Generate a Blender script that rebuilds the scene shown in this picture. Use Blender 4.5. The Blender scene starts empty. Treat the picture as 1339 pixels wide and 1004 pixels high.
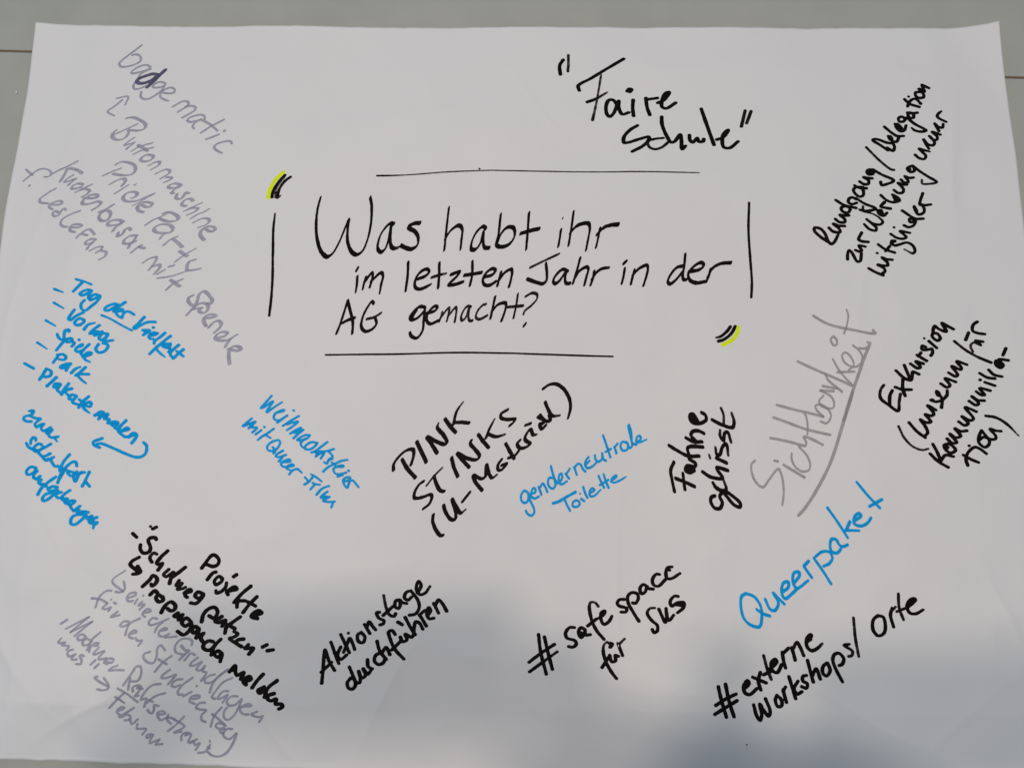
import bpy, bmesh, math, random
import numpy as np
from mathutils import Vector, Matrix, Euler

S = bpy.context.scene
COL = S.collection

# ------------------------------------------------------------------ camera
cam = bpy.data.objects.new("camera", bpy.data.cameras.new("camera"))
COL.objects.link(cam)
cam.location = (0.021, -0.1489, 0.7061)
cam.rotation_euler = (0.185, 0.0194, 0.0129)
cam.data.sensor_width = 36.0
cam.data.lens = 1000.0 / 1339.0 * 36.0
cam.data.clip_start = 0.005
cam.data.clip_end = 50.0
S.camera = cam

# ------------------------------------------------------------------ room light (indoors: ceiling lamps, added fill lamps and pale walls)
world = bpy.data.worlds.new("World")
S.world = world
world.use_nodes = True
bg = world.node_tree.nodes["Background"]
bg.inputs[0].default_value = (0.42, 0.74, 1.0, 1)
bg.inputs[1].default_value = 0.285


def disk_lamp(name, loc, target, size, power, colour):
    l = bpy.data.lights.new(name, 'AREA')
    l.shape = 'DISK'
    l.size = size
    l.energy = power
    l.color = colour
    o = bpy.data.objects.new(name, l)
    o.location = loc
    o.rotation_euler = (Vector(target) - Vector(loc)).to_track_quat('-Z', 'Y').to_euler()
    COL.objects.link(o)
    return o


WARM = (1.0, 0.86, 0.72)
disk_lamp("ceiling_or_fill_lamp", (0.15, 0.075, 1.95), (0.05, -0.1, 0.0), 0.10, 7.9, (1.0, 0.87, 0.74))
disk_lamp("ceiling_or_fill_lamp", (-0.70, 0.13, 1.95), (0.0, -0.1, 0.0), 0.10, 9.9, (1.0, 0.85, 0.72))
disk_lamp("ceiling_or_fill_lamp", (1.05, 0.30, 1.95), (0.3, 0.0, 0.0), 0.7, 4.4, (1.0, 0.64, 0.36))  # added fill, no known fixture: warms the right side of the sheet
disk_lamp("ceiling_or_fill_lamp", (-0.75, -0.80, 1.95), (-0.3, -0.2, 0.0), 0.7, 3.0, (1.0, 0.86, 0.80))  # weak lamp put in to lift the lower left corner, not a known fixture

S.view_settings.view_transform = 'Standard'
S.view_settings.look = 'None'
S.view_settings.exposure = 0.07
S.view_settings.gamma = 1.0
S.view_settings.use_curve_mapping = False
S.render.engine = 'CYCLES'
S.cycles.max_bounces = 6
S.cycles.use_denoising = True

# ------------------------------------------------------------------ helpers


def tag(o, label=None, cat=None, group=None, kind=None):
    if label:
        o["label"] = label
    if cat:
        o["category"] = cat
    if group:
        o["group"] = group
    if kind:
        o["kind"] = kind
    return o


def empty(name, loc=(0, 0, 0), parent=None):
    o = bpy.data.objects.new(name, None)
    o.location = loc
    o.empty_display_size = 0.05
    o.parent = parent
    COL.objects.link(o)
    return o


def mesh_obj(name, verts, faces, mat, parent=None, smooth=False):
    me = bpy.data.meshes.new(name)
    me.from_pydata([tuple(v) for v in verts], [], faces)
    me.materials.append(mat)
    if smooth:
        me.polygons.foreach_set("use_smooth", [True] * len(me.polygons))
    me.update()
    o = bpy.data.objects.new(name, me)
    o.parent = parent
    COL.objects.link(o)
    return o


def bm_obj(name, bm, mat, parent=None, smooth=False):
    me = bpy.data.meshes.new(name)
    bm.to_mesh(me)
    bm.free()
    me.materials.append(mat)
    if smooth:
        me.polygons.foreach_set("use_smooth", [True] * len(me.polygons))
    o = bpy.data.objects.new(name, me)
    o.parent = parent
    COL.objects.link(o)
    return o


def box_bm(x0, x1, y0, y1, z0, z1, bevel=0.0, seg=2):
    bm = bmesh.new()
    bmesh.ops.create_cube(bm, size=1.0)
    for v in bm.verts:
        v.co = Vector(((x0 + x1) / 2 + v.co.x * (x1 - x0), (y0 + y1) / 2 + v.co.y * (y1 - y0), (z0 + z1) / 2 + v.co.z * (z1 - z0)))
    if bevel:
        bmesh.ops.bevel(bm, geom=list(bm.edges), offset=bevel, segments=seg, affect='EDGES', profile=0.5)
    return bm


def material(name, colour, rough=0.6, spec=0.4):
    m = bpy.data.materials.new(name)
    m.use_nodes = True
    b = m.node_tree.nodes["Principled BSDF"]
    b.inputs["Base Color"].default_value = (*colour, 1)
    b.inputs["Roughness"].default_value = rough
    b.inputs["Specular IOR Level"].default_value = spec
    return m, m.node_tree, b


def vary(nt, b, c1, c2, scale, detail=4.0, lo=0.35, hi=0.65, fac_in=None):
    """base colour between two close tones by noise in object space"""
    tc = nt.nodes.new("ShaderNodeTexCoord")
    n = nt.nodes.new("ShaderNodeTexNoise")
    n.inputs["Scale"].default_value = scale
    n.inputs["Detail"].default_value = detail
    r = nt.nodes.new("ShaderNodeMapRange")
    r.inputs["From Min"].default_value = lo
    r.inputs["From Max"].default_value = hi
    mx = nt.nodes.new("ShaderNodeMix")
    mx.data_type = 'RGBA'
    mx.inputs["A"].default_value = (*c1, 1)
    mx.inputs["B"].default_value = (*c2, 1)
    nt.links.new(tc.outputs["Object"], n.inputs["Vector"])
    nt.links.new(n.outputs["Fac"], r.inputs["Value"])
    nt.links.new(r.outputs["Result"], mx.inputs["Factor"])
    nt.links.new(mx.outputs["Result"], b.inputs["Base Color"])
    return tc, mx


def add_bump(nt, b, tc, scale, strength, dist, detail=6.0):
    n = nt.nodes.new("ShaderNodeTexNoise")
    n.inputs["Scale"].default_value = scale
    n.inputs["Detail"].default_value = detail
    bu = nt.nodes.new("ShaderNodeBump")
    bu.inputs["Strength"].default_value = strength
    bu.inputs["Distance"].default_value = dist
    nt.links.new(tc.outputs["Object"], n.inputs["Vector"])
    nt.links.new(n.outputs["Fac"], bu.inputs["Height"])
    nt.links.new(bu.outputs["Normal"], b.inputs["Normal"])


# ------------------------------------------------------------------ materials
paper_mat, nt, b = material("paper", (0.78, 0.775, 0.765), 0.75, 0.25)
tc, _ = vary(nt, b, (0.785, 0.768, 0.778), (0.80, 0.785, 0.79), 9.0, 6.0)
add_bump(nt, b, tc, 900.0, 0.12, 0.0004)

table_mat, nt, b = material("grey_laminate", (0.5, 0.5, 0.47), 0.45, 0.4)
tc, _ = vary(nt, b, (0.405, 0.408, 0.367), (0.443, 0.443, 0.40), 14.0, 8.0)
add_bump(nt, b, tc, 1400.0, 0.10, 0.0003)

edge_mat, nt, b = material("brown_edge_band", (0.26, 0.18, 0.12), 0.5, 0.3)
vary(nt, b, (0.23, 0.16, 0.10), (0.30, 0.21, 0.14), 40.0)


def ink(name, c1, c2, rough, spec, layered=0.0, metal=0.0):
    m, nt, b = material(name, c1, rough, spec)
    b.inputs["Metallic"].default_value = metal
    tc, mx = vary(nt, b, c1, c2, 160.0, 5.0, 0.3, 0.7)
    if name == "black_marker_ink":                # a fast, light stroke runs dry and lets the paper show in specks
        at = nt.nodes.new("ShaderNodeAttribute")
        at.attribute_name = "dry"
        n2 = nt.nodes.new("ShaderNodeTexNoise")
        n2.inputs["Scale"].default_value = 700.0
        n2.inputs["Detail"].default_value = 3.0
        mr = nt.nodes.new("ShaderNodeMapRange")
        mr.inputs["From Min"].default_value = 0.45
        mr.inputs["From Max"].default_value = 0.70
        mu = nt.nodes.new("ShaderNodeMath")
        mu.operation = 'MULTIPLY'
        m3 = nt.nodes.new("ShaderNodeMix")
        m3.data_type = 'RGBA'
        m3.inputs["B"].default_value = (0.22, 0.21, 0.20, 1)
        nt.links.new(tc.outputs["Object"], n2.inputs["Vector"])
        nt.links.new(n2.outputs["Fac"], mr.inputs["Value"])
        nt.links.new(mr.outputs["Result"], mu.inputs[0])
        nt.links.new(at.outputs["Fac"], mu.inputs[1])
        nt.links.new(mu.outputs["Value"], m3.inputs["Factor"])
        nt.links.new(mx.outputs["Result"], m3.inputs["A"])
        nt.links.new(m3.outputs["Result"], b.inputs["Base Color"])
    if layered:                                   # a second pass of the marker leaves more pigment
        at = nt.nodes.new("ShaderNodeAttribute")
        at.attribute_name = "layers"
        m2 = nt.nodes.new("ShaderNodeMix")
        m2.data_type = 'RGBA'
        m2.blend_type = 'MULTIPLY'
        m2.inputs["B"].default_value = (layered, layered, layered * 1.06, 1)
        nt.links.new(at.outputs["Fac"], m2.inputs["Factor"])
        nt.links.new(mx.outputs["Result"], m2.inputs["A"])
        nt.links.new(m2.outputs["Result"], b.inputs["Base Color"])
    return m


INK = {
    "black": ink("black_marker_ink", (0.0015, 0.001, 0.0012), (0.006, 0.0035, 0.004), 0.55, 0.07),
    "silver": ink("silver_grey_marker_ink", (0.325, 0.32, 0.40), (0.42, 0.412, 0.495), 0.5, 0.2, 0.76),
    "grey": ink("grey_marker_ink", (0.33, 0.32, 0.33), (0.39, 0.38, 0.39), 0.5, 0.3, 0.75),
    "violet": ink("dark_violet_marker_ink", (0.07, 0.068, 0.14), (0.13, 0.125, 0.21), 0.5, 0.3, 0.7),
    "blue": ink("blue_marker_ink", (0.0, 0.31, 0.74), (0.0, 0.39, 0.82), 0.5, 0.08, 0.90),
    "yellow": ink("yellow_highlighter_ink", (0.74, 0.90, 0.003), (0.80, 0.92, 0.01), 0.55, 0.2),
}

# ------------------------------------------------------------------ two tables pushed together
# the gap between them runs under the sheet, slightly skewed to it
GA, GB = Vector((-0.49647, 0.32888, 0)), Vector((0.49700, 0.30023, 0))
gdir = (GB - GA).normalized()
gang = math.atan2(gdir.y, gdir.x)
gmid = (GA + GB) / 2


def table(label, y0, y1, front_at):
    t = tag(empty("table", gmid), label, "table", "grey tables pushed together")
    t.rotation_euler = (0, 0, gang)
    bm_obj("table_top", box_bm(-1.0, 1.0, y0 + 0.0009, y1 - 0.0009, -0.026, 0.0, 0.0012, 2), table_mat, t)
    for y, s in ((y0, 1), (y1, -1)):
        ya, yb = (y, y + 0.0008) if s > 0 else (y - 0.0008, y)
        bm_obj("edge_band", box_bm(-0.999, 0.999, ya, yb, -0.0255, -0.0003, 0.0002, 1), edge_mat, t)
    for x in (-0.93, 0.93):
        for y in (y0 + 0.07, y1 - 0.07):
            bm_obj("leg", box_bm(x - 0.02, x + 0.02, y - 0.02, y + 0.02, -0.745, -0.0262, 0.003), edge_mat, t)
    return t


table("pale grey table carrying the sheet of paper, nearer side of the gap", -0.86, -0.0002, True)
table("pale grey table beyond the thin gap, along the top of the photo", 0.0002, 0.81, False)

# ------------------------------------------------------------------ the sheet
PW, PH = 0.99, 0.705
rng = np.random.default_rng(7)


def vnoise(x, y, scale, seed):
    """smooth value noise, -1..1"""
    r = np.random.default_rng(seed).uniform(-1, 1, (256, 256))
    u, v = np.asarray(x, float) / scale + 61.3, np.asarray(y, float) / scale + 47.9
    iu, iv = np.floor(u).astype(int), np.floor(v).astype(int)
    fu, fv = u - iu, v - iv
    fu, fv = fu * fu * (3 - 2 * fu), fv * fv * (3 - 2 * fv)
    g = lambda a, c: r[(iv + c) % 256, (iu + a) % 256]
    return (g(0, 0) * (1 - fu) + g(1, 0) * fu) * (1 - fv) + (g(0, 1) * (1 - fu) + g(1, 1) * fu) * fv


TOPX = np.array([-0.495, -0.46, -0.42, -0.37, -0.29, -0.25, -0.21, -0.17, -0.11, -0.06, 0.0, 0.07, 0.14, 0.21, 0.30, 0.495])
TOPZ = np.array([6.0, 6.2, 6.6, 5.6, 5.0, 6.2, 6.0, 4.2, 2.6, 1.3, 3.0, 1.0, 0.6, 1.6, 0.5, 0.2]) * 1e-3
# dents and soft creases: x, y, direction, half length, half width, height
CREASES = [(-0.40, -0.165, 2.2, 0.035, 0.006, 0.0009), (-0.375, -0.19, 2.5, 0.03, 0.005, -0.0008), (-0.46, -0.20, 1.9, 0.06, 0.010, 0.0014),
           (-0.43, -0.27, 2.3, 0.05, 0.008, 0.0012), (-0.36, -0.31, 0.5, 0.04, 0.007, 0.0009), (-0.30, -0.335, 2.4, 0.035, 0.006, -0.0009),
           (-0.20, -0.32, 2.2, 0.04, 0.007, 0.0010), (-0.24, -0.15, 2.3, 0.03, 0.005, 0.0006), (-0.10, -0.29, 1.1, 0.05, 0.010, 0.0009),
           (-0.48, 0.02, 1.5, 0.08, 0.009, 0.0009), (-0.455, 0.17, 1.35, 0.06, 0.010, 0.0006), (-0.235, 0.27, 1.9, 0.035, 0.006, -0.0006),
           (0.03, 0.26, 2.2, 0.04, 0.006, 0.0006), (0.10, -0.20, 1.57, 0.12, 0.009, 0.0007), (0.21, -0.22, 1.57, 0.10, 0.012, -0.0006),
           (0.33, 0.05, 1.4, 0.07, 0.012, 0.0006), (0.44, -0.22, 2.0, 0.05, 0.009, 0.0010), (0.40, -0.30, 0.7, 0.05, 0.008, 0.0008),
           (0.30, -0.30, 2.6, 0.05, 0.010, 0.0008), (-0.02, 0.16, 1.5, 0.06, 0.012, 0.0005), (0.43, 0.20, 1.5, 0.08, 0.014, 0.0009)]


def paper_z(x, y):
    x, y = np.asarray(x, float), np.asarray(y, float)
    z = 0.0007 + 0.0016 * (1 + vnoise(x, y, 0.11, 3)) + 0.0005 * (1 + vnoise(x, y, 0.035, 5))
    left = np.clip((-x - 0.12) / 0.3, 0, 1) * np.clip((0.08 - y) / 0.3, 0, 1)
    z = z + left * 0.0024 * (1 + vnoise(x, y, 0.05, 9))
    # slight crumpling from having been rolled up and handled: a loose net of soft folds
    soft = 0.46 + 0.75 * np.clip((-x - 0.05) / 0.35, 0, 1) * np.clip((0.20 - y) / 0.35, 0, 1) + 0.3 * np.clip((-0.15 - y) / 0.1, 0, 1)
    soft = soft * np.clip((PW / 2 - np.abs(x)) / 0.07, 0.06, 1) * np.clip((PH / 2 - np.abs(y)) / 0.05, 0.06, 1)
    for sc, amp, sd in ((0.17, 0.0046, 31), (0.095, 0.0048, 33), (0.048, 0.0027, 35)):
        n = vnoise(x + 0.35 * y, y - 0.2 * x, sc, sd)
        z = z + soft * amp * (1 - np.sqrt(n * n + 0.0014))
    d = np.clip((y - (PH / 2 - 0.085)) / 0.085, 0, 1.2)
    z = z + np.interp(x, TOPX, TOPZ) * d * d
    q = np.clip(1 - ((PW / 2 - x) + 0.5 * (PH / 2 - y)) / 0.060, 0, 1.4)
    z = z + 0.0150 * q ** 2.1
    q = np.clip(1 - ((PW / 2 + x) + 0.5 * (PH / 2 - y)) / 0.07, 0, 1.4)
    z = z + 0.0045 * q ** 1.6
    ed = np.clip((-PW / 2 + 0.05 - x) / 0.05, 0, 1.2)
    z = z + 0.0025 * ed * ed * (1 + 0.5 * vnoise(x, y, 0.09, 12))
    for (cx, cy, a, hl, hw, h) in CREASES:
        h, hw = 1.8 * h, 0.9 * hw
        u = (x - cx) * math.cos(a) + (y - cy) * math.sin(a)
        v = -(x - cx) * math.sin(a) + (y - cy) * math.cos(a) + 0.05 * u * u / hl
        z = z + abs(h) * (0.5 + 0.5 * math.copysign(1, h)) * np.exp(-(u / hl) ** 2) * np.exp(-np.abs(v) / hw * 1.6) \
            - (0.5 - 0.5 * math.copysign(1, h)) * abs(h) * 0.5 * np.exp(-(u / hl) ** 2) * np.exp(-(v / hw) ** 2)
    return np.maximum(z, 0.0004)


def edge_shift(u, v):
    """the sheet was torn off its pad: its outline is not quite square"""
    x = (u - 0.5) * PW
    y = (v - 0.5) * PH
    dy_bottom = np.interp(x, [-0.495, -0.44, -0.30, -0.21, 0.0, 0.495], [0.003, 0.0015, -0.0008, -0.0024, -0.004, -0.005])
    dy_bottom = dy_bottom + 0.0004 * vnoise(x, x * 0, 0.012, 21)
    dy_top = 0.0003 * vnoise(x, x * 0, 0.009, 22)
    y2 = y + dy_bottom * np.clip(1 - v / 0.06, 0, 1) + dy_top * np.clip((v - 0.95) / 0.05, 0, 1)
    dx_left = -0.0022 * np.sin(np.clip(v, 0, 1) * math.pi) ** 1.0
    curl = np.clip(1 - ((PW / 2 - x) + 0.5 * (PH / 2 - y)) / 0.075, 0, 1)
    x2 = x + dx_left * np.clip(1 - u / 0.05, 0, 1) - 0.0082 * curl ** 1.6 \
        + 0.0080 * np.clip(1 - ((PW / 2 + x) + 0.35 * (PH / 2 - y)) / 0.07, 0, 1) ** 1.3
    return x2, y2


NX, NY = 496, 354
uu, vv = np.meshgrid(np.linspace(0, 1, NX), np.linspace(0, 1, NY))
px, py = edge_shift(uu, vv)
pz = paper_z(px, py)
top = np.stack([px, py, pz], -1).reshape(-1, 3)
low = top.copy()
low[:, 2] -= 0.00018
nv = NX * NY
ii = (np.arange(NY - 1)[:, None] * NX + np.arange(NX - 1)[None, :]).ravel()
qt = np.stack([ii, ii + 1, ii + 1 + NX, ii + NX], 1)
qb = qt[:, ::-1] + nv
ring = np.concatenate([np.arange(NX), np.arange(1, NY) * NX + NX - 1, (NY - 1) * NX + np.arange(NX - 2, -1, -1), np.arange(NY - 2, 0, -1) * NX])
rn = np.roll(ring, -1)
qr = np.stack([ring + nv, rn + nv, rn, ring], 1)
sheet = mesh_obj("paper_sheet", np.concatenate([top, low]), np.concatenate([qt, qb, qr]).tolist(), paper_mat, None, True)
tag(sheet, "large white sheet of flipchart paper covered with handwritten marker notes", "paper sheet")

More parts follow.
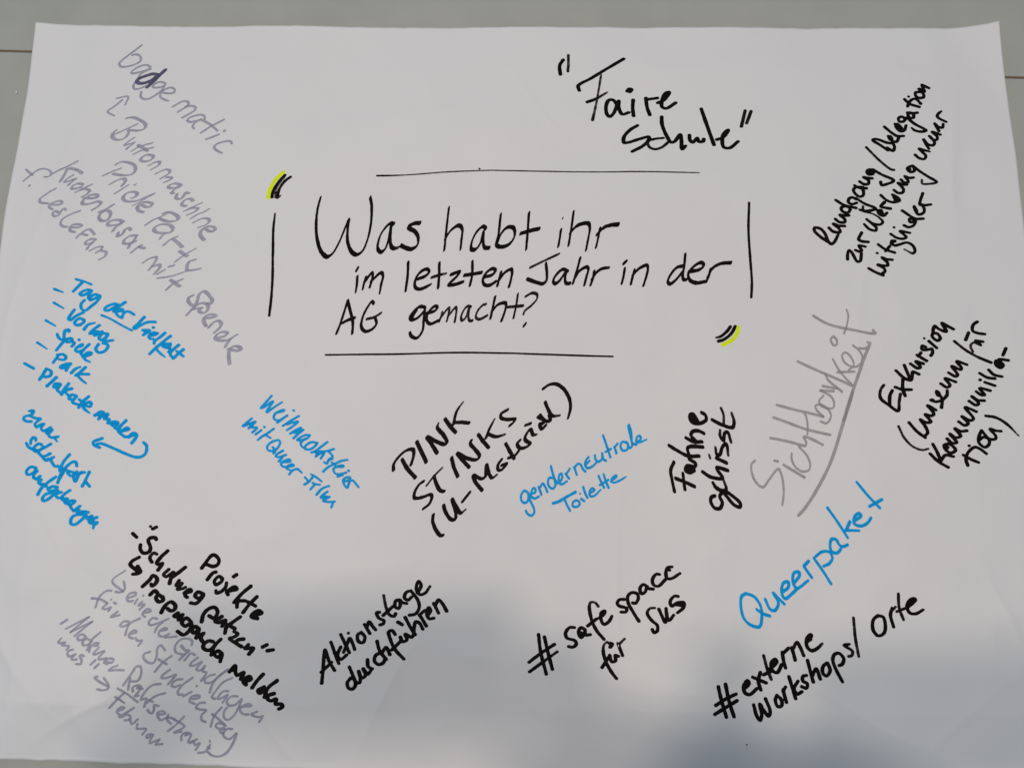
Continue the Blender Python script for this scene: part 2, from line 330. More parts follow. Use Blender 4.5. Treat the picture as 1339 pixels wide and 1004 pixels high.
# ------------------------------------------------------------------ handwriting
# marker strokes in millimetres on the sheet, as the pen went: N note|ink, L line|nib length, nib width, nib angle
DATA = """N grey_note|silver
L badge matic|2.32 1.55 -35
-378.9,331.7 -384.4,326.1 -389.6,321.3 -397.7,313.5 -399.5,310.8 -398.0,307.3 -393.1,306.9 -385.4,308.8 -379.5,312.2 -378.0,315.5 -379.4,319.3 -382.9,321.1 -387.1,320.3
-367.6,304.4 -368.2,307.7 -371.1,309.3 -375.8,308.7 -382.0,305.0 -386.1,300.9 -385.0,299.5 -380.6,300.2 -374.9,301.9 -368.6,304.6 -374.8,300.3 -377.0,298.1 -378.3,295.5
-381.7,289.3 -382.8,285.1 -381.0,282.5 -376.2,283.0 -370.5,285.6
-351.5,289.6 -356.5,290.6 -362.0,287.3 -362.7,284.6 -357.8,284.2 -351.2,286.3 -350.3,289.0 -352.7,282.0 -357.9,276.7 -365.2,271.8 -371.1,271.6 -374.3,274.6 -373.9,279.3
-353.3,278.8 -346.3,277.7 -340.5,278.6 -340.1,282.0 -344.1,284.2 -350.7,281.5 -354.1,277.7 -353.6,273.4 -349.4,270.7 -345.3,269.1
-339.7,262.6 -330.6,268.4 -325.7,268.4 -323.9,265.7 -326.9,261.9 -334.1,256.6
-326.9,261.9 -321.2,263.5 -316.7,261.9 -316.9,258.8 -321.4,255.1 -328.6,250.3
-306.2,249.2 -306.9,252.3 -309.8,253.8 -316.4,252.6 -321.9,249.8 -323.5,247.2 -320.5,245.7 -315.0,246.9 -309.9,248.9 -314.9,245.9 -317.0,242.7 -317.7,240.6 -315.9,238.6
-308.7,234.6 -298.5,242.2 -286.9,248.8
-309.9,248.6 -300.5,243.7 -292.7,237.0
-302.7,227.3 -290.8,232.7
!1.3 -285.3,236.5
-276.5,222.6 -278.4,225.2 -283.3,225.1 -290.7,222.7 -294.2,219.0 -292.0,215.9 -285.9,212.3
L arrow|1.70 1.39 -35
-399.0,253.1 -406.1,257.5 -399.6,263.6 -392.6,270.5
-398.6,272.3 -387.1,274.1 -389.1,265.2
L overwritten letter|3.89 2.65 -35|violet
-359.3,298.7 -364.2,299.3 -371.6,296.7 -378.1,293.5 -379.8,290.9 -376.7,288.8 -370.9,289.3 -364.5,292.6 -359.2,298.1
!1.15 -352.2,303.8 -358.2,297.1 -364.1,289.4 -368.3,284.9
L Buttonmaschine|3.59 1.12 -28
-386.0,250.5 -379.6,251.1 -371.2,247.5 -365.4,242.9 -365.9,238.8 -371.1,236.6 -380.0,237.0
-374.2,243.6 -383.2,239.1 -397.2,232.4
-395.2,237.2 -398.3,234.1 -398.4,230.0 -394.8,227.2 -388.9,227.2 -384.3,230.3 -382.3,234.8 -382.4,237.6
!.9 -376.3,228.9 -381.9,224.9 -385.0,221.4 -384.0,221.3 -375.4,223.8 -381.3,218.8 -382.6,217.0
!.9 -357.1,222.9 -364.7,221.0 -371.4,218.6 -376.9,214.9
!.9 -355.1,218.2 -363.3,216.3 -369.0,214.4 -374.5,211.4
-371.2,221.3 -365.4,217.7 -360.6,214.5
-354.7,209.5 -360.7,210.4 -366.2,207.1 -366.4,204.5 -362.7,203.1 -357.0,204.3 -354.0,207.4 -354.7,209.8
!.9 -357.5,199.1 -351.0,202.4 -347.1,202.5 -347.1,199.7 -354.7,194.7
!.9 -349.9,190.2 -340.5,194.3 -336.1,193.4 -335.9,190.9 -344.1,185.1
!.9 -338.9,186.4 -333.4,185.6 -333.8,184.1 -340.3,181.0
-323.3,178.2 -329.5,179.6 -336.0,176.6 -334.3,174.8 -328.2,175.3 -323.3,177.7
-324.5,176.1 -329.9,172.8 -331.8,169.8 -330.0,169.0
-314.7,169.5 -317.9,170.3 -319.1,168.0 -320.7,164.9 -324.2,163.0 -327.2,164.8 -326.2,168.7
-310.0,161.5 -312.1,163.7 -316.7,163.1 -320.3,159.8 -320.3,157.0 -316.5,156.0
!.9 -301.5,159.7 -310.4,155.0 -317.3,150.8
!.9 -314.7,152.4 -308.5,154.4 -304.5,153.7 -307.2,150.6 -314.2,146.9
!.9 -298.8,150.3 -305.1,147.2 -310.2,143.4
!.9 -297.0,151.3 -293.9,153.3
!.9 -307.5,139.2 -299.2,143.6 -293.3,143.2 -292.1,140.4 -295.7,136.9 -302.0,134.1
-296.4,133.9 -291.3,130.4 -286.6,130.4 -285.7,132.9 -289.0,135.2 -294.6,134.9 -298.9,131.4 -299.8,127.3 -296.8,122.3 -294.9,121.0
L Pride Party|3.61 1.07 -28
-402.6,188.3 -394.5,192.4 -386.2,195.9
-391.2,200.4 -387.2,203.0 -379.3,202.4 -372.5,199.2 -370.8,194.9 -373.1,190.4 -380.6,188.5 -388.4,189.3 -392.8,190.3
-394.8,179.1 -387.7,183.5 -381.2,185.1 -379.8,182.8 -382.7,177.4
!.9 -388.8,169.1 -382.8,173.6 -376.9,178.3
-369.9,178.8
-371.3,164.4 -366.9,167.0 -367.0,169.9 -371.2,171.3 -377.6,169.2 -380.1,164.8 -377.5,161.4 -370.9,160.8 -365.4,161.9 -358.2,165.5 -349.8,169.1
!.8 -350.3,168.4 -358.0,164.0 -365.0,159.4 -368.9,156.8
-361.0,157.7 -355.9,155.0 -351.2,155.7 -350.2,158.3 -354.6,160.2 -361.3,159.7 -364.6,155.8 -363.0,151.2 -358.0,149.4
-354.0,136.1 -347.3,141.0 -340.0,144.4 -333.8,147.9
-337.6,148.2 -333.1,149.4 -326.3,147.3 -322.4,143.6 -323.8,140.8 -330.1,139.4 -336.8,140.8 -340.8,142.7
-326.3,132.5 -329.7,135.7 -336.3,136.7 -342.8,134.8 -345.6,131.1 -342.2,128.3 -334.4,127.5 -327.9,128.5 -326.2,132.0
-334.3,126.5 -336.9,124.0 -337.9,121.6
-333.5,115.2 -328.0,120.5 -321.8,123.8
-325.3,121.6 -319.3,117.0 -315.4,113.1
!.9 -320.7,98.1 -312.7,105.2 -302.8,111.8
-317.6,109.2 -313.7,106.4 -309.8,104.0
-301.8,100.8 -307.5,98.6 -309.2,93.7 -308.7,90.1 -304.2,90.0 -296.5,91.8
!.9 -308.7,89.5 -315.7,86.5 -324.6,83.5 -336.4,81.7
L Kuchenbasar mit Spende|3.52 1.37 -32
-454.7,191.4 -443.1,197.4 -431.5,203.6
-445.7,182.1 -441.4,192.7 -440.5,196.1 -433.9,195.6 -427.5,193.1 -424.4,190.7
!.9 -433.4,188.8 -439.2,184.8 -441.2,181.8 -439.2,181.7 -429.8,184.9 -434.6,180.5 -436.7,178.0
-421.7,178.5 -426.4,179.6 -432.0,176.8 -432.6,174.3 -429.0,174.0 -422.9,175.6
!.9 -413.0,178.6 -420.0,174.6 -427.5,170.3
!.9 -423.4,172.5 -417.9,173.6 -414.0,171.6 -417.0,167.4 -420.4,165.3
-418.4,164.1 -410.8,163.7 -405.1,165.0 -406.2,167.5 -411.4,167.5 -417.3,163.3 -419.5,159.1 -417.8,157.1 -410.9,158.2 -403.7,160.4 -400.8,158.9 -403.0,155.3 -408.1,151.4
-388.7,157.0 -394.2,152.8 -401.2,149.2
-396.6,150.3 -391.5,150.1 -389.8,146.3 -391.8,141.3 -397.3,139.8 -400.7,142.7 -400.4,146.7 -396.6,149.8
-376.9,139.0 -380.4,141.0 -386.9,140.6 -391.5,137.8 -390.9,135.5 -385.4,135.6 -380.0,136.9 -376.5,139.3
-378.2,137.5 -383.3,133.4 -385.8,129.5
-368.4,130.6 -370.1,132.8 -373.7,131.3 -376.0,126.6 -378.7,124.7 -380.8,124.7 -380.2,128.1
-361.4,125.1 -368.2,124.6 -373.6,120.2 -373.9,117.3 -370.1,116.5 -364.7,118.7 -362.1,123.4
-361.9,119.2 -367.2,115.8 -368.2,112.3
-364.7,107.7 -359.2,112.8 -355.7,115.0
-357.9,113.3 -352.6,111.8
!.85 -352.3,97.0 -345.9,101.6 -339.4,102.6 -340.0,99.2 -345.6,90.0
-342.2,93.7 -335.8,95.1 -335.3,92.5 -340.1,85.9
!.9 -336.8,85.9 -330.7,90.1
-326.3,93.3 -321.8,94.5
-326.7,70.1 -321.0,76.1 -312.8,80.8
-323.7,80.1 -319.2,76.9 -314.3,73.6
-300.6,64.8 -304.2,62.6 -304.5,59.0 -300.5,54.8 -298.2,53.9 -296.0,59.6 -294.5,66.7 -290.7,69.1 -285.2,64.9 -281.9,60.0 -282.8,56.9 -286.4,57.3
-304.5,45.3 -300.1,51.0 -295.6,55.4 -290.9,57.4 -286.5,56.1 -285.2,51.9 -287.4,48.3 -290.9,47.7 -293.6,49.8 -291.3,52.2
-300.1,50.9 -295.7,51.8 -291.3,52.5
-287.8,42.9 -282.5,43.0 -277.3,44.6 -280.1,46.2 -285.4,45.6 -288.4,41.9 -287.5,37.7 -285.2,34.6
-282.9,33.3 -278.6,38.9 -274.3,40.3 -271.5,37.2 -274.3,31.5 -277.1,28.6
-272.6,23.9 -266.7,25.5 -265.2,28.4 -269.6,29.5 -274.7,26.5 -275.9,22.9 -272.3,21.1 -265.2,21.0 -262.6,22.2 -256.3,26.6
-260.9,23.2 -264.0,18.4 -265.4,14.8
-262.5,12.9 -256.1,11.3 -250.7,11.8 -252.1,14.7 -256.5,15.6 -260.6,13.6 -261.7,9.1 -260.9,2.6 -259.7,-2.0
L LesLeFam|2.67 1.30 -32
-449.6,174.7 -457.7,169.3 -464.3,163.9 -463.3,160.5 -454.8,158.9
-451.4,158.1 -445.4,157.5 -440.6,158.9 -441.9,161.3 -447.9,160.9 -453.0,157.6 -453.3,155.1 -449.7,152.9
-435.4,151.6 -438.2,153.2 -440.3,150.8 -442.7,146.3 -447.1,145.6 -448.8,148.5 -446.9,151.0 -443.1,149.3
-420.5,149.9 -429.5,146.7 -437.0,142.5 -439.1,138.1 -437.0,134.8 -431.7,133.7
-426.5,132.9 -419.7,132.8 -416.3,134.6 -420.9,136.1 -426.7,134.9 -428.8,132.2 -427.1,129.4 -422.4,127.9
-420.4,122.4 -415.5,127.7 -408.9,131.1 -403.4,126.2
-415.3,126.3 -410.4,124.9
-401.8,120.9 -406.4,121.3 -411.5,117.5 -410.4,115.8 -405.1,117.6 -401.7,120.6
-404.2,117.7 -407.8,113.6 -408.8,110.9
!.9 -405.9,109.2 -399.9,112.8 -394.4,113.4 -395.0,110.9 -399.6,107.4
-395.7,109.7 -389.6,107.7 -390.2,103.9 -395.2,100.1
L mark|1.95 1.20 -30
-483.6,183.3 -475.8,191.2 -469.8,195.9 -463.1,196.4 -457.9,193.7 -456.9,189.5 -460.7,187.7 -463.2,187.9
-482.9,195.7 -475.6,189.6
!1.2 -477.0,178.4
N blue_list|blue
L Tag der Vielfalt|2.93 2.21 20
!.9 -415.0,79.8 -407.1,77.7 -399.8,74.8
-408.9,76.7 -413.0,72.0 -416.7,67.7
-398.6,68.6 -402.5,69.4 -407.0,68.0 -410.0,65.3 -407.9,63.9 -403.8,65.1 -399.0,68.0 -400.9,64.3 -400.9,61.0
-389.9,63.6 -395.2,64.6 -399.7,61.0 -399.2,59.1 -394.7,60.5 -389.5,63.1 -391.6,58.1 -396.6,53.3 -402.4,48.5 -406.2,50.5 -407.2,55.3 -404.5,59.1
-435.3,70.0 !.6 -426.3,66.8
-370.2,54.5 -374.3,55.4 -380.2,53.6 -383.6,50.8 -383.1,49.1 -379.8,49.1 -375.3,51.6 -370.8,54.5
-364.6,57.3 -369.4,53.5 -373.5,49.9 -375.0,47.8
-373.4,49.2 -366.5,50.3 -366.7,48.7 -371.0,48.3 -372.9,47.4 -370.0,43.5 -367.2,41.9
-366.8,42.1 -364.9,47.0 -362.2,48.2 -358.8,47.4 -355.5,45.3
!.85 -385.9,44.1 -377.7,40.9 -367.2,35.2 -356.2,29.8
-345.0,42.9 -349.7,37.4 -354.6,32.2 -353.3,31.5 -349.4,34.0 -341.5,37.8 -333.9,38.1
-345.5,30.0 -338.4,29.7 -344.3,25.3
-343.2,28.1
!1.2 -335.3,32.6
-331.1,27.2 -334.9,27.6 -338.6,24.2 -337.6,21.8 -334.2,21.4
-330.7,26.9 -333.3,25.3 -336.7,24.9
-323.6,27.4 -328.2,22.9 -332.6,19.4 -332.9,16.9
-318.0,24.5 -325.8,17.5 -331.4,11.8 -335.6,6.5
-330.5,11.8 -325.5,7.2 !.6 -321.3,4.1
-317.3,17.1 -323.0,16.4 -324.5,14.7 -319.1,12.9 -317.4,15.8
-322.5,15.7 -317.3,12.1 -318.3,8.8
-309.6,15.9 -314.5,11.2 -316.8,7.5 -313.8,2.9
-304.8,11.8 -309.7,7.2 -313.3,2.9
-310.9,9.9 -304.7,5.4
L Vortrag|3.09 2.34 20
-434.1,56.4 !.6 -423.6,50.8
-412.8,49.5 -415.6,44.6 -416.9,39.8 -414.7,39.1 -410.7,42.7 -403.9,46.6
-401.8,39.2 -406.6,40.6 -410.4,37.0 -409.4,34.4 -404.8,34.4 -401.5,37.5 -401.8,39.2
-400.7,29.8 -397.5,34.3 !.7 -391.5,36.5
-386.8,34.2 -391.5,29.7 -394.7,25.9
-392.8,25.9 -387.3,28.1 -389.9,24.1 -383.5,28.2
-378.5,26.1 -383.2,26.0 -385.4,21.4 -383.2,19.8 -379.3,22.5 -378.1,25.7 -380.0,21.1
-372.8,19.9 -377.9,18.6 -380.9,16.8 -377.5,15.8 -376.2,13.2 -379.0,8.6 -384.2,7.6 -387.1,11.0 -385.1,15.6
L Spiele|3.04 2.28 20
-439.4,38.8 !.6 -428.6,33.0
-415.1,27.6 -415.0,29.2 -418.5,28.7 -419.4,25.2 -419.5,20.2 -421.8,19.9 -424.8,22.4 -426.0,25.0
-417.3,20.2 -419.6,17.4 -424.8,9.5
-417.2,20.0 -411.9,21.0 -411.3,18.2 -416.0,17.4
-410.6,18.4 -408.5,16.5 -410.6,13.4
!1.1 -404.6,19.8
-406.0,12.0 -400.8,14.2 -400.4,15.4 -404.2,13.5 -406.3,9.9 -403.8,7.9 -400.8,9.2
-394.0,15.4 -398.3,10.4 -400.3,6.2 -398.7,4.5
-397.8,2.8 -391.2,5.5 -390.7,7.1 -394.7,6.9 -397.1,3.3 -395.3,0.2 !.7 -391.1,-1.7
L Park|2.95 2.21 20
-444.8,17.0 !.6 -434.6,10.9
-421.2,5.1 -423.2,1.3 -425.3,-2.8
-423.0,4.9 -417.6,5.4 -414.0,2.3 -415.6,0.1 -420.2,0.4
-408.8,-3.4 -414.0,-4.4 -418.0,-7.0 -417.0,-8.2 -412.9,-6.9 -408.8,-3.9 -411.1,-6.9 -412.2,-10.4
-407.3,-12.6 -403.7,-8.6 !.8 -399.5,-6.7
-394.5,-6.9 -398.9,-11.7 -402.9,-14.8
-390.8,-13.4 -400.9,-14.2 -397.6,-18.4 !.7 -393.1,-21.9
L Plakate malen|3.13 2.34 20
-454.6,-3.2 -444.6,-8.1
-431.2,-8.6 -434.0,-14.3 -437.6,-18.9
-430.7,-9.1 -426.3,-11.0 -426.4,-15.1 -432.0,-16.6
-420.7,-16.8 -425.0,-21.1 -429.6,-24.8
-416.9,-22.9 -421.4,-22.9 -422.9,-25.9 -419.5,-25.8 -416.9,-23.3 -419.4,-28.5 -416.6,-30.9
-409.0,-22.4 -413.2,-28.4 -415.4,-32.7
-406.1,-27.0 -412.1,-29.5 -408.4,-33.7
-401.2,-33.8 -405.8,-32.9 -407.9,-36.4 -403.6,-37.0 -401.2,-34.2 -404.2,-39.8 -399.4,-41.7
-389.6,-34.2 -395.1,-39.8 -397.8,-44.9
-398.2,-37.2 -394.2,-39.8
-393.3,-41.7 -387.6,-39.5 -386.2,-41.3 -387.6,-43.9 -392.4,-42.7 -393.5,-44.1 -390.4,-47.4 !.7 -386.9,-49.7
-382.0,-52.0 -376.6,-48.7 -373.9,-49.3 -378.3,-55.3
-377.1,-53.1 -370.0,-50.5 -373.1,-55.0
-378.4,-51.8 -374.5,-52.4
-371.2,-52.4 -370.4,-55.7 -368.4,-55.6 -369.5,-58.9
-360.2,-58.0 -364.9,-57.7 -366.7,-59.5 -363.3,-61.4 -360.1,-58.8 -362.5,-63.3 -360.7,-64.0
-364.8,-59.5 -362.1,-59.5
-352.2,-56.3 -356.5,-60.8 -359.0,-65.4 -357.1,-68.1 -354.1,-70.1 -351.2,-71.7 -347.8,-71.0
-356.6,-66.8 -349.9,-64.8 -348.8,-64.1 -350.8,-63.2 -355.4,-65.6
-352.7,-64.8 -350.0,-64.4
-348.0,-71.9 -344.3,-68.0 -340.6,-69.4 -340.8,-71.9 -344.4,-77.4
-346.7,-70.9 -342.7,-69.9
L arrow|2.91 2.36 20
-332.9,-76.8 -329.8,-79.7 -329.5,-86.3 -332.4,-89.5 -337.6,-90.5 -347.4,-87.7 -362.2,-81.9 -374.4,-77.8 -377.5,-78.5
-373.5,-73.1 -381.2,-76.7 -380.0,-79.4 -374.7,-81.6
L zum|2.69 2.12 20
-445.2,-48.3 -440.9,-47.9 -441.7,-51.1 -449.4,-53.9 -449.8,-55.5 -447.1,-57.8 -441.6,-58.1
-442.7,-49.1
-444.3,-52.6 -437.7,-55.1 -432.8,-55.6 -436.5,-58.5 -437.7,-60.8 -435.8,-63.3 -432.6,-61.3 -428.8,-60.3 -431.1,-64.1 -428.5,-67.0 -425.5,-65.8 -421.8,-63.6 -425.0,-69.1 -420.1,-65.7 -422.7,-70.7 -420.0,-73.0 -413.4,-72.2
-425.3,-67.1 -421.4,-66.4
-416.1,-74.0 !.6 -413.6,-76.9
L schulfest|2.92 2.33 20
-434.6,-75.7 -435.2,-73.6 -437.8,-73.2 -439.4,-75.7 -439.3,-79.0
-443.7,-78.3 -441.2,-81.7 -437.0,-83.8 -432.9,-86.3
-428.0,-79.8 -431.1,-78.9 -434.3,-81.1 -435.6,-83.5 -432.1,-85.0
-419.3,-79.1 -424.1,-82.3 -430.5,-86.0 -428.2,-88.6 -425.6,-90.6
-418.4,-88.0 -422.0,-90.2 -424.8,-91.0 -422.4,-93.5
-414.6,-91.2 -418.2,-93.4 -421.3,-94.3 -418.9,-92.8
-416.7,-94.1 -413.8,-97.9 -411.9,-99.7 -409.4,-99.4
-425.5,-81.7 -428.5,-85.0
-400.1,-88.8 -404.3,-94.5 -406.4,-100.0 -407.3,-102.7 -405.2,-105.2
-403.3,-101.3 -405.5,-107.2 -406.9,-114.6
-392.0,-98.9 -393.3,-95.5 -396.9,-95.8 -401.5,-100.1 -403.8,-105.9 -405.6,-110.4
-400.0,-103.5 -392.2,-105.2 -391.1,-104.4
-399.3,-105.8 -395.7,-108.2 -392.0,-106.9 -387.0,-105.6
-384.1,-104.8 -387.7,-105.1 -389.2,-107.7 -391.3,-113.1 -393.1,-109.9
-379.6,-104.4 -381.6,-110.7 -384.0,-117.4
-381.8,-113.3 -377.2,-117.6
L aufgehangen|2.83 2.25 20
-429.9,-101.1 -434.7,-100.4 -438.2,-103.7 -437.5,-106.7 -434.4,-107.5 -430.6,-105.0 -429.2,-101.7
-427.4,-104.2 -430.0,-107.6 -430.1,-110.2
-423.7,-108.9 -427.1,-111.5 -429.6,-109.8 -425.6,-112.0 -422.1,-112.1 -423.8,-114.2 -420.8,-116.8
-409.6,-109.3 -415.6,-114.4 -420.5,-120.3 -422.0,-125.5
-420.0,-115.8 -416.1,-118.3
-406.7,-118.3 -411.2,-118.1 -414.2,-120.8 -411.6,-122.1 -407.5,-120.7 -406.5,-118.6
-405.5,-121.4 -408.5,-125.2 -411.5,-128.8 -415.8,-131.2 -417.4,-129.2 -415.9,-125.6 -410.8,-123.4
-401.9,-123.1 -405.8,-124.6 -406.3,-126.0 -404.1,-128.2 -401.5,-128.3
-394.6,-121.3 -398.5,-124.5 -400.7,-128.3 -397.0,-131.5
-399.5,-129.0 -395.0,-129.0 -396.8,-132.2 -392.6,-134.0
-388.3,-130.9 -391.4,-130.6 -393.9,-133.3 -391.2,-134.4 -388.1,-131.5
-391.8,-134.6 -389.5,-137.8 -387.6,-139.2
-382.6,-135.5 -385.3,-137.8 -386.9,-139.6
-387.5,-139.7 -382.5,-139.0 -384.2,-140.5 -378.4,-140.2
-373.9,-140.8 -378.4,-140.2 -380.7,-142.2
-376.7,-142.9 -381.8,-142.8 -386.6,-144.1 -388.6,-147.8 -387.6,-151.4 -384.5,-151.7 -379.7,-148.3 -375.4,-143.3
-370.2,-143.9 -374.3,-146.0 -368.3,-148.8
-365.7,-145.1 -372.1,-148.2 -370.6,-150.4 -364.8,-149.7 -367.2,-152.2 !.7 -367.5,-155.0
-371.2,-145.7 -368.5,-147.5
N christmas_note|blue
L Weihnachtsfeier|2.10 1.64 30
-218.6,-31.4 -223.2,-37.8 -227.4,-43.4 -224.8,-42.5 -216.9,-36.7 -219.1,-41.0 -221.9,-47.1 -216.4,-43.0 !.7 -208.5,-37.1
-214.0,-47.7 -207.1,-45.6 -206.1,-44.5 -208.5,-44.9 -213.4,-47.7 -215.1,-51.0 -214.2,-53.5 -210.3,-54.4 -202.9,-49.8
-206.6,-52.8 -211.5,-56.7
!1.1 -197.4,-44.9
-192.1,-50.0 -199.3,-54.6 -206.2,-59.6
-202.3,-58.0 -192.7,-55.3 -196.3,-59.2 -202.0,-63.5
-189.3,-61.0 -194.0,-63.2 -198.8,-66.8
-195.1,-66.0 -186.8,-62.9 -191.1,-66.5 -195.5,-71.1
-180.4,-67.9 -184.4,-67.9 -190.0,-70.6 -191.8,-72.7 -188.0,-72.4 -182.8,-71.0 -180.4,-68.2
-184.1,-71.2 -188.3,-75.2 -186.8,-78.7 -182.6,-80.8
-173.1,-75.1 -178.5,-74.5 -183.6,-77.8 -184.0,-80.8 -179.3,-81.1 -174.9,-78.3 -172.5,-75.1
-163.1,-74.2 -168.8,-78.6 -173.9,-82.5 -177.6,-84.1
-177.6,-83.9 -171.2,-83.0 -163.2,-82.7 -156.6,-80.7
-168.4,-84.0 -173.3,-87.7
-165.7,-84.7 -168.4,-89.6
-173.0,-85.2 -167.0,-84.5
-161.8,-82.7 -157.4,-87.8 -160.9,-90.4
-157.3,-89.7 -161.1,-91.7 -162.3,-94.2 -164.8,-93.0
-143.7,-90.5 -149.4,-91.7 -154.4,-94.2 -160.1,-96.9 -163.2,-99.5 -165.2,-101.6
-157.7,-93.1 -154.4,-94.9
-154.3,-96.9 -147.2,-96.8 -147.1,-95.7 -153.0,-96.9 -156.0,-99.4 -154.0,-103.1 -150.8,-103.7 -144.4,-102.2
-147.5,-104.4 -151.9,-105.9
!1.2 -142.2,-100.5
-146.3,-110.6 -141.2,-108.3 -140.5,-106.5 -143.6,-106.4 -146.7,-108.9 -145.7,-112.7 -142.7,-115.7 -140.8,-110.2 -138.3,-108.9 -135.7,-111.3 -132.6,-114.9
L mit queer Film|2.12 1.70 30
-235.0,-53.0 -238.6,-56.4 -242.6,-60.3
-242.1,-60.5 -231.3,-56.0 -234.4,-59.5 -237.2,-62.4
-234.8,-61.7 -229.6,-61.6 -233.4,-66.3
-237.7,-58.3 -233.7,-60.2
-225.2,-63.8 -230.2,-68.0
!1.1 -222.8,-61.0
-214.0,-62.3 -220.1,-67.3 -224.4,-70.0 -227.9,-73.2
-221.9,-68.1 -216.5,-71.0
-207.1,-75.1 -208.6,-73.1 -213.0,-73.9 -217.2,-76.6 -218.8,-79.7 -217.4,-82.5 -213.5,-82.9 -209.2,-80.4 -207.1,-75.7
-213.5,-79.7 -210.8,-82.9 -212.5,-85.4
-203.9,-82.6 -209.2,-86.2 -210.0,-88.0 -207.8,-88.7 -200.9,-86.5
-203.9,-88.7 -207.0,-92.7
-203.5,-93.4 -196.4,-92.3 -197.1,-90.7 -202.3,-92.1 -204.6,-94.6 -203.2,-97.0 -199.2,-97.6 -192.8,-96.2 -194.2,-95.2 -198.5,-97.1 -198.9,-99.1 -196.4,-100.2
-196.3,-104.4 -193.1,-100.3 -189.2,-99.4
-188.6,-99.4 !.8 -184.6,-102.8
-175.9,-104.2 -171.2,-106.7 !.8 -166.2,-110.4
-173.9,-105.5 -177.5,-110.5 -181.6,-113.4
-181.5,-106.9 -178.1,-110.5
-174.2,-111.9 -170.9,-113.1 -167.7,-113.3
-172.2,-113.1 -176.0,-117.7
-159.3,-114.3 -165.6,-116.9 -170.3,-122.4
-160.4,-119.4 -164.7,-122.6 -166.4,-124.7 -164.5,-125.0 -158.2,-124.1 -161.9,-126.2 -163.9,-127.7 -158.5,-128.7 -153.4,-128.2
-154.7,-128.7 -156.2,-133.5
-164.0,-123.7 -161.4,-123.7
N toilet_note|blue
L genderneutrale|2.03 1.72 -60
21.5,-118.2 18.3,-116.4 15.9,-118.9 15.3,-123.9 17.1,-126.9 20.3,-126.9 21.9,-123.2 21.8,-118.7 23.5,-125.1 26.7,-131.3 27.3,-135.8 24.9,-138.6 21.4,-137.1 19.7,-134.3
24.4,-118.7 27.8,-118.0 28.2,-114.9 26.6,-113.7 24.8,-116.8 24.5,-121.3 27.3,-123.3 31.3,-121.5
31.1,-113.0 32.4,-116.1 33.7,-119.9
32.0,-113.7 34.9,-109.8 36.8,-112.2 39.1,-117.3
44.0,-104.6 40.8,-104.6 39.5,-108.3 40.8,-112.7 43.9,-114.2 46.3,-111.4 45.3,-105.1
42.2,-93.9 43.9,-100.6 45.8,-105.7 48.4,-109.5 50.0,-108.2 52.4,-104.3 51.6,-100.6 49.8,-101.9 49.7,-108.2 51.6,-110.3 56.7,-107.5
55.4,-100.6 57.1,-103.0 58.7,-104.9
56.6,-100.5 59.3,-96.1
63.2,-94.7 64.5,-97.8 65.7,-101.6
63.8,-94.7 67.0,-91.5 69.6,-92.7 70.9,-95.8 73.5,-98.5
74.1,-91.9 77.3,-88.7
76.4,-85.5 74.1,-88.2 73.3,-92.6 75.4,-95.3 79.9,-93.8 83.8,-89.9
82.2,-83.8 83.0,-87.9 85.4,-89.4 88.8,-86.6 88.7,-81.6 90.0,-87.2 92.2,-88.5
89.7,-65.4 91.9,-71.7 96.3,-85.2
91.8,-80.5 96.7,-77.8
99.9,-75.7 100.8,-78.1 101.8,-81.6
100.2,-76.3 102.8,-72.9
110.6,-71.7 107.3,-71.1 105.5,-74.8 107.3,-78.9 111.1,-78.5 112.7,-74.1 110.9,-71.3 111.9,-72.3 113.4,-76.7 115.4,-76.0 116.7,-72.8
116.4,-74.1 114.6,-61.7 113.7,-55.5 113.1,-55.9 114.6,-65.0 116.7,-72.4 119.9,-73.6
115.0,-59.1 115.8,-66.9
120.2,-72.2 124.2,-67.6 122.9,-65.4 120.5,-67.0 120.3,-71.4 122.8,-71.4 !.8 129.3,-68.8
L Toilette|2.03 1.72 -60
!1.3 44.3,-127.3 48.4,-126.1 57.4,-121.0 64.4,-117.1
54.5,-123.5 56.7,-128.4 59.6,-133.8
65.0,-124.3 62.0,-126.6 62.0,-129.5 65.0,-130.4 68.1,-128.3 67.5,-125.3 65.0,-124.3
69.5,-123.0 72.4,-125.1
!.9 68.6,-118.5
71.5,-112.3 73.1,-117.5 75.3,-122.2
77.2,-118.2 81.6,-114.9 79.8,-113.4 77.4,-116.1 77.7,-120.4 81.1,-120.4 !.8 87.2,-114.7
85.6,-102.5 87.8,-107.7 90.3,-112.7
90.1,-100.8 92.0,-107.0 94.5,-112.9
86.5,-110.5 94.2,-105.9
96.8,-106.4 101.3,-103.3 101.3,-101.7 98.1,-103.9 96.9,-107.0 99.3,-108.1 103.7,-106.6 !.7 110.2,-102.9
N heading|black
L Was habt ihr|4.67 1.48 -66
-184.5,165.8 -186.7,152.3 -186.8,136.8 -184.7,121.5 -179.5,108.7 -174.2,104.6 -169.6,107.8 -163.8,119.8 -159.1,134.1 -155.8,143.7 -156.3,133.0 -155.6,121.1 -151.1,110.5 -146.4,107.3 -141.1,110.6 -136.3,123.7 -133.9,140.4 -134.2,158.3 -136.0,167.3
-111.2,139.4 -114.8,140.1 -121.2,133.2 -125.2,123.7 -125.7,113.0 -122.2,110.3 -119.0,113.1 -115.7,123.7 -114.1,138.0 -114.1,126.0 -113.1,116.6 -110.2,114.0 !.7 -105.3,115.3
-85.6,140.1 -91.2,139.8 -97.2,136.0 -89.8,130.8 -86.8,123.9 -88.2,116.9 -93.7,113.6 -99.2,115.1 -103.7,117.3
!.95 -58.0,155.6 -59.8,134.7 -61.3,112.9
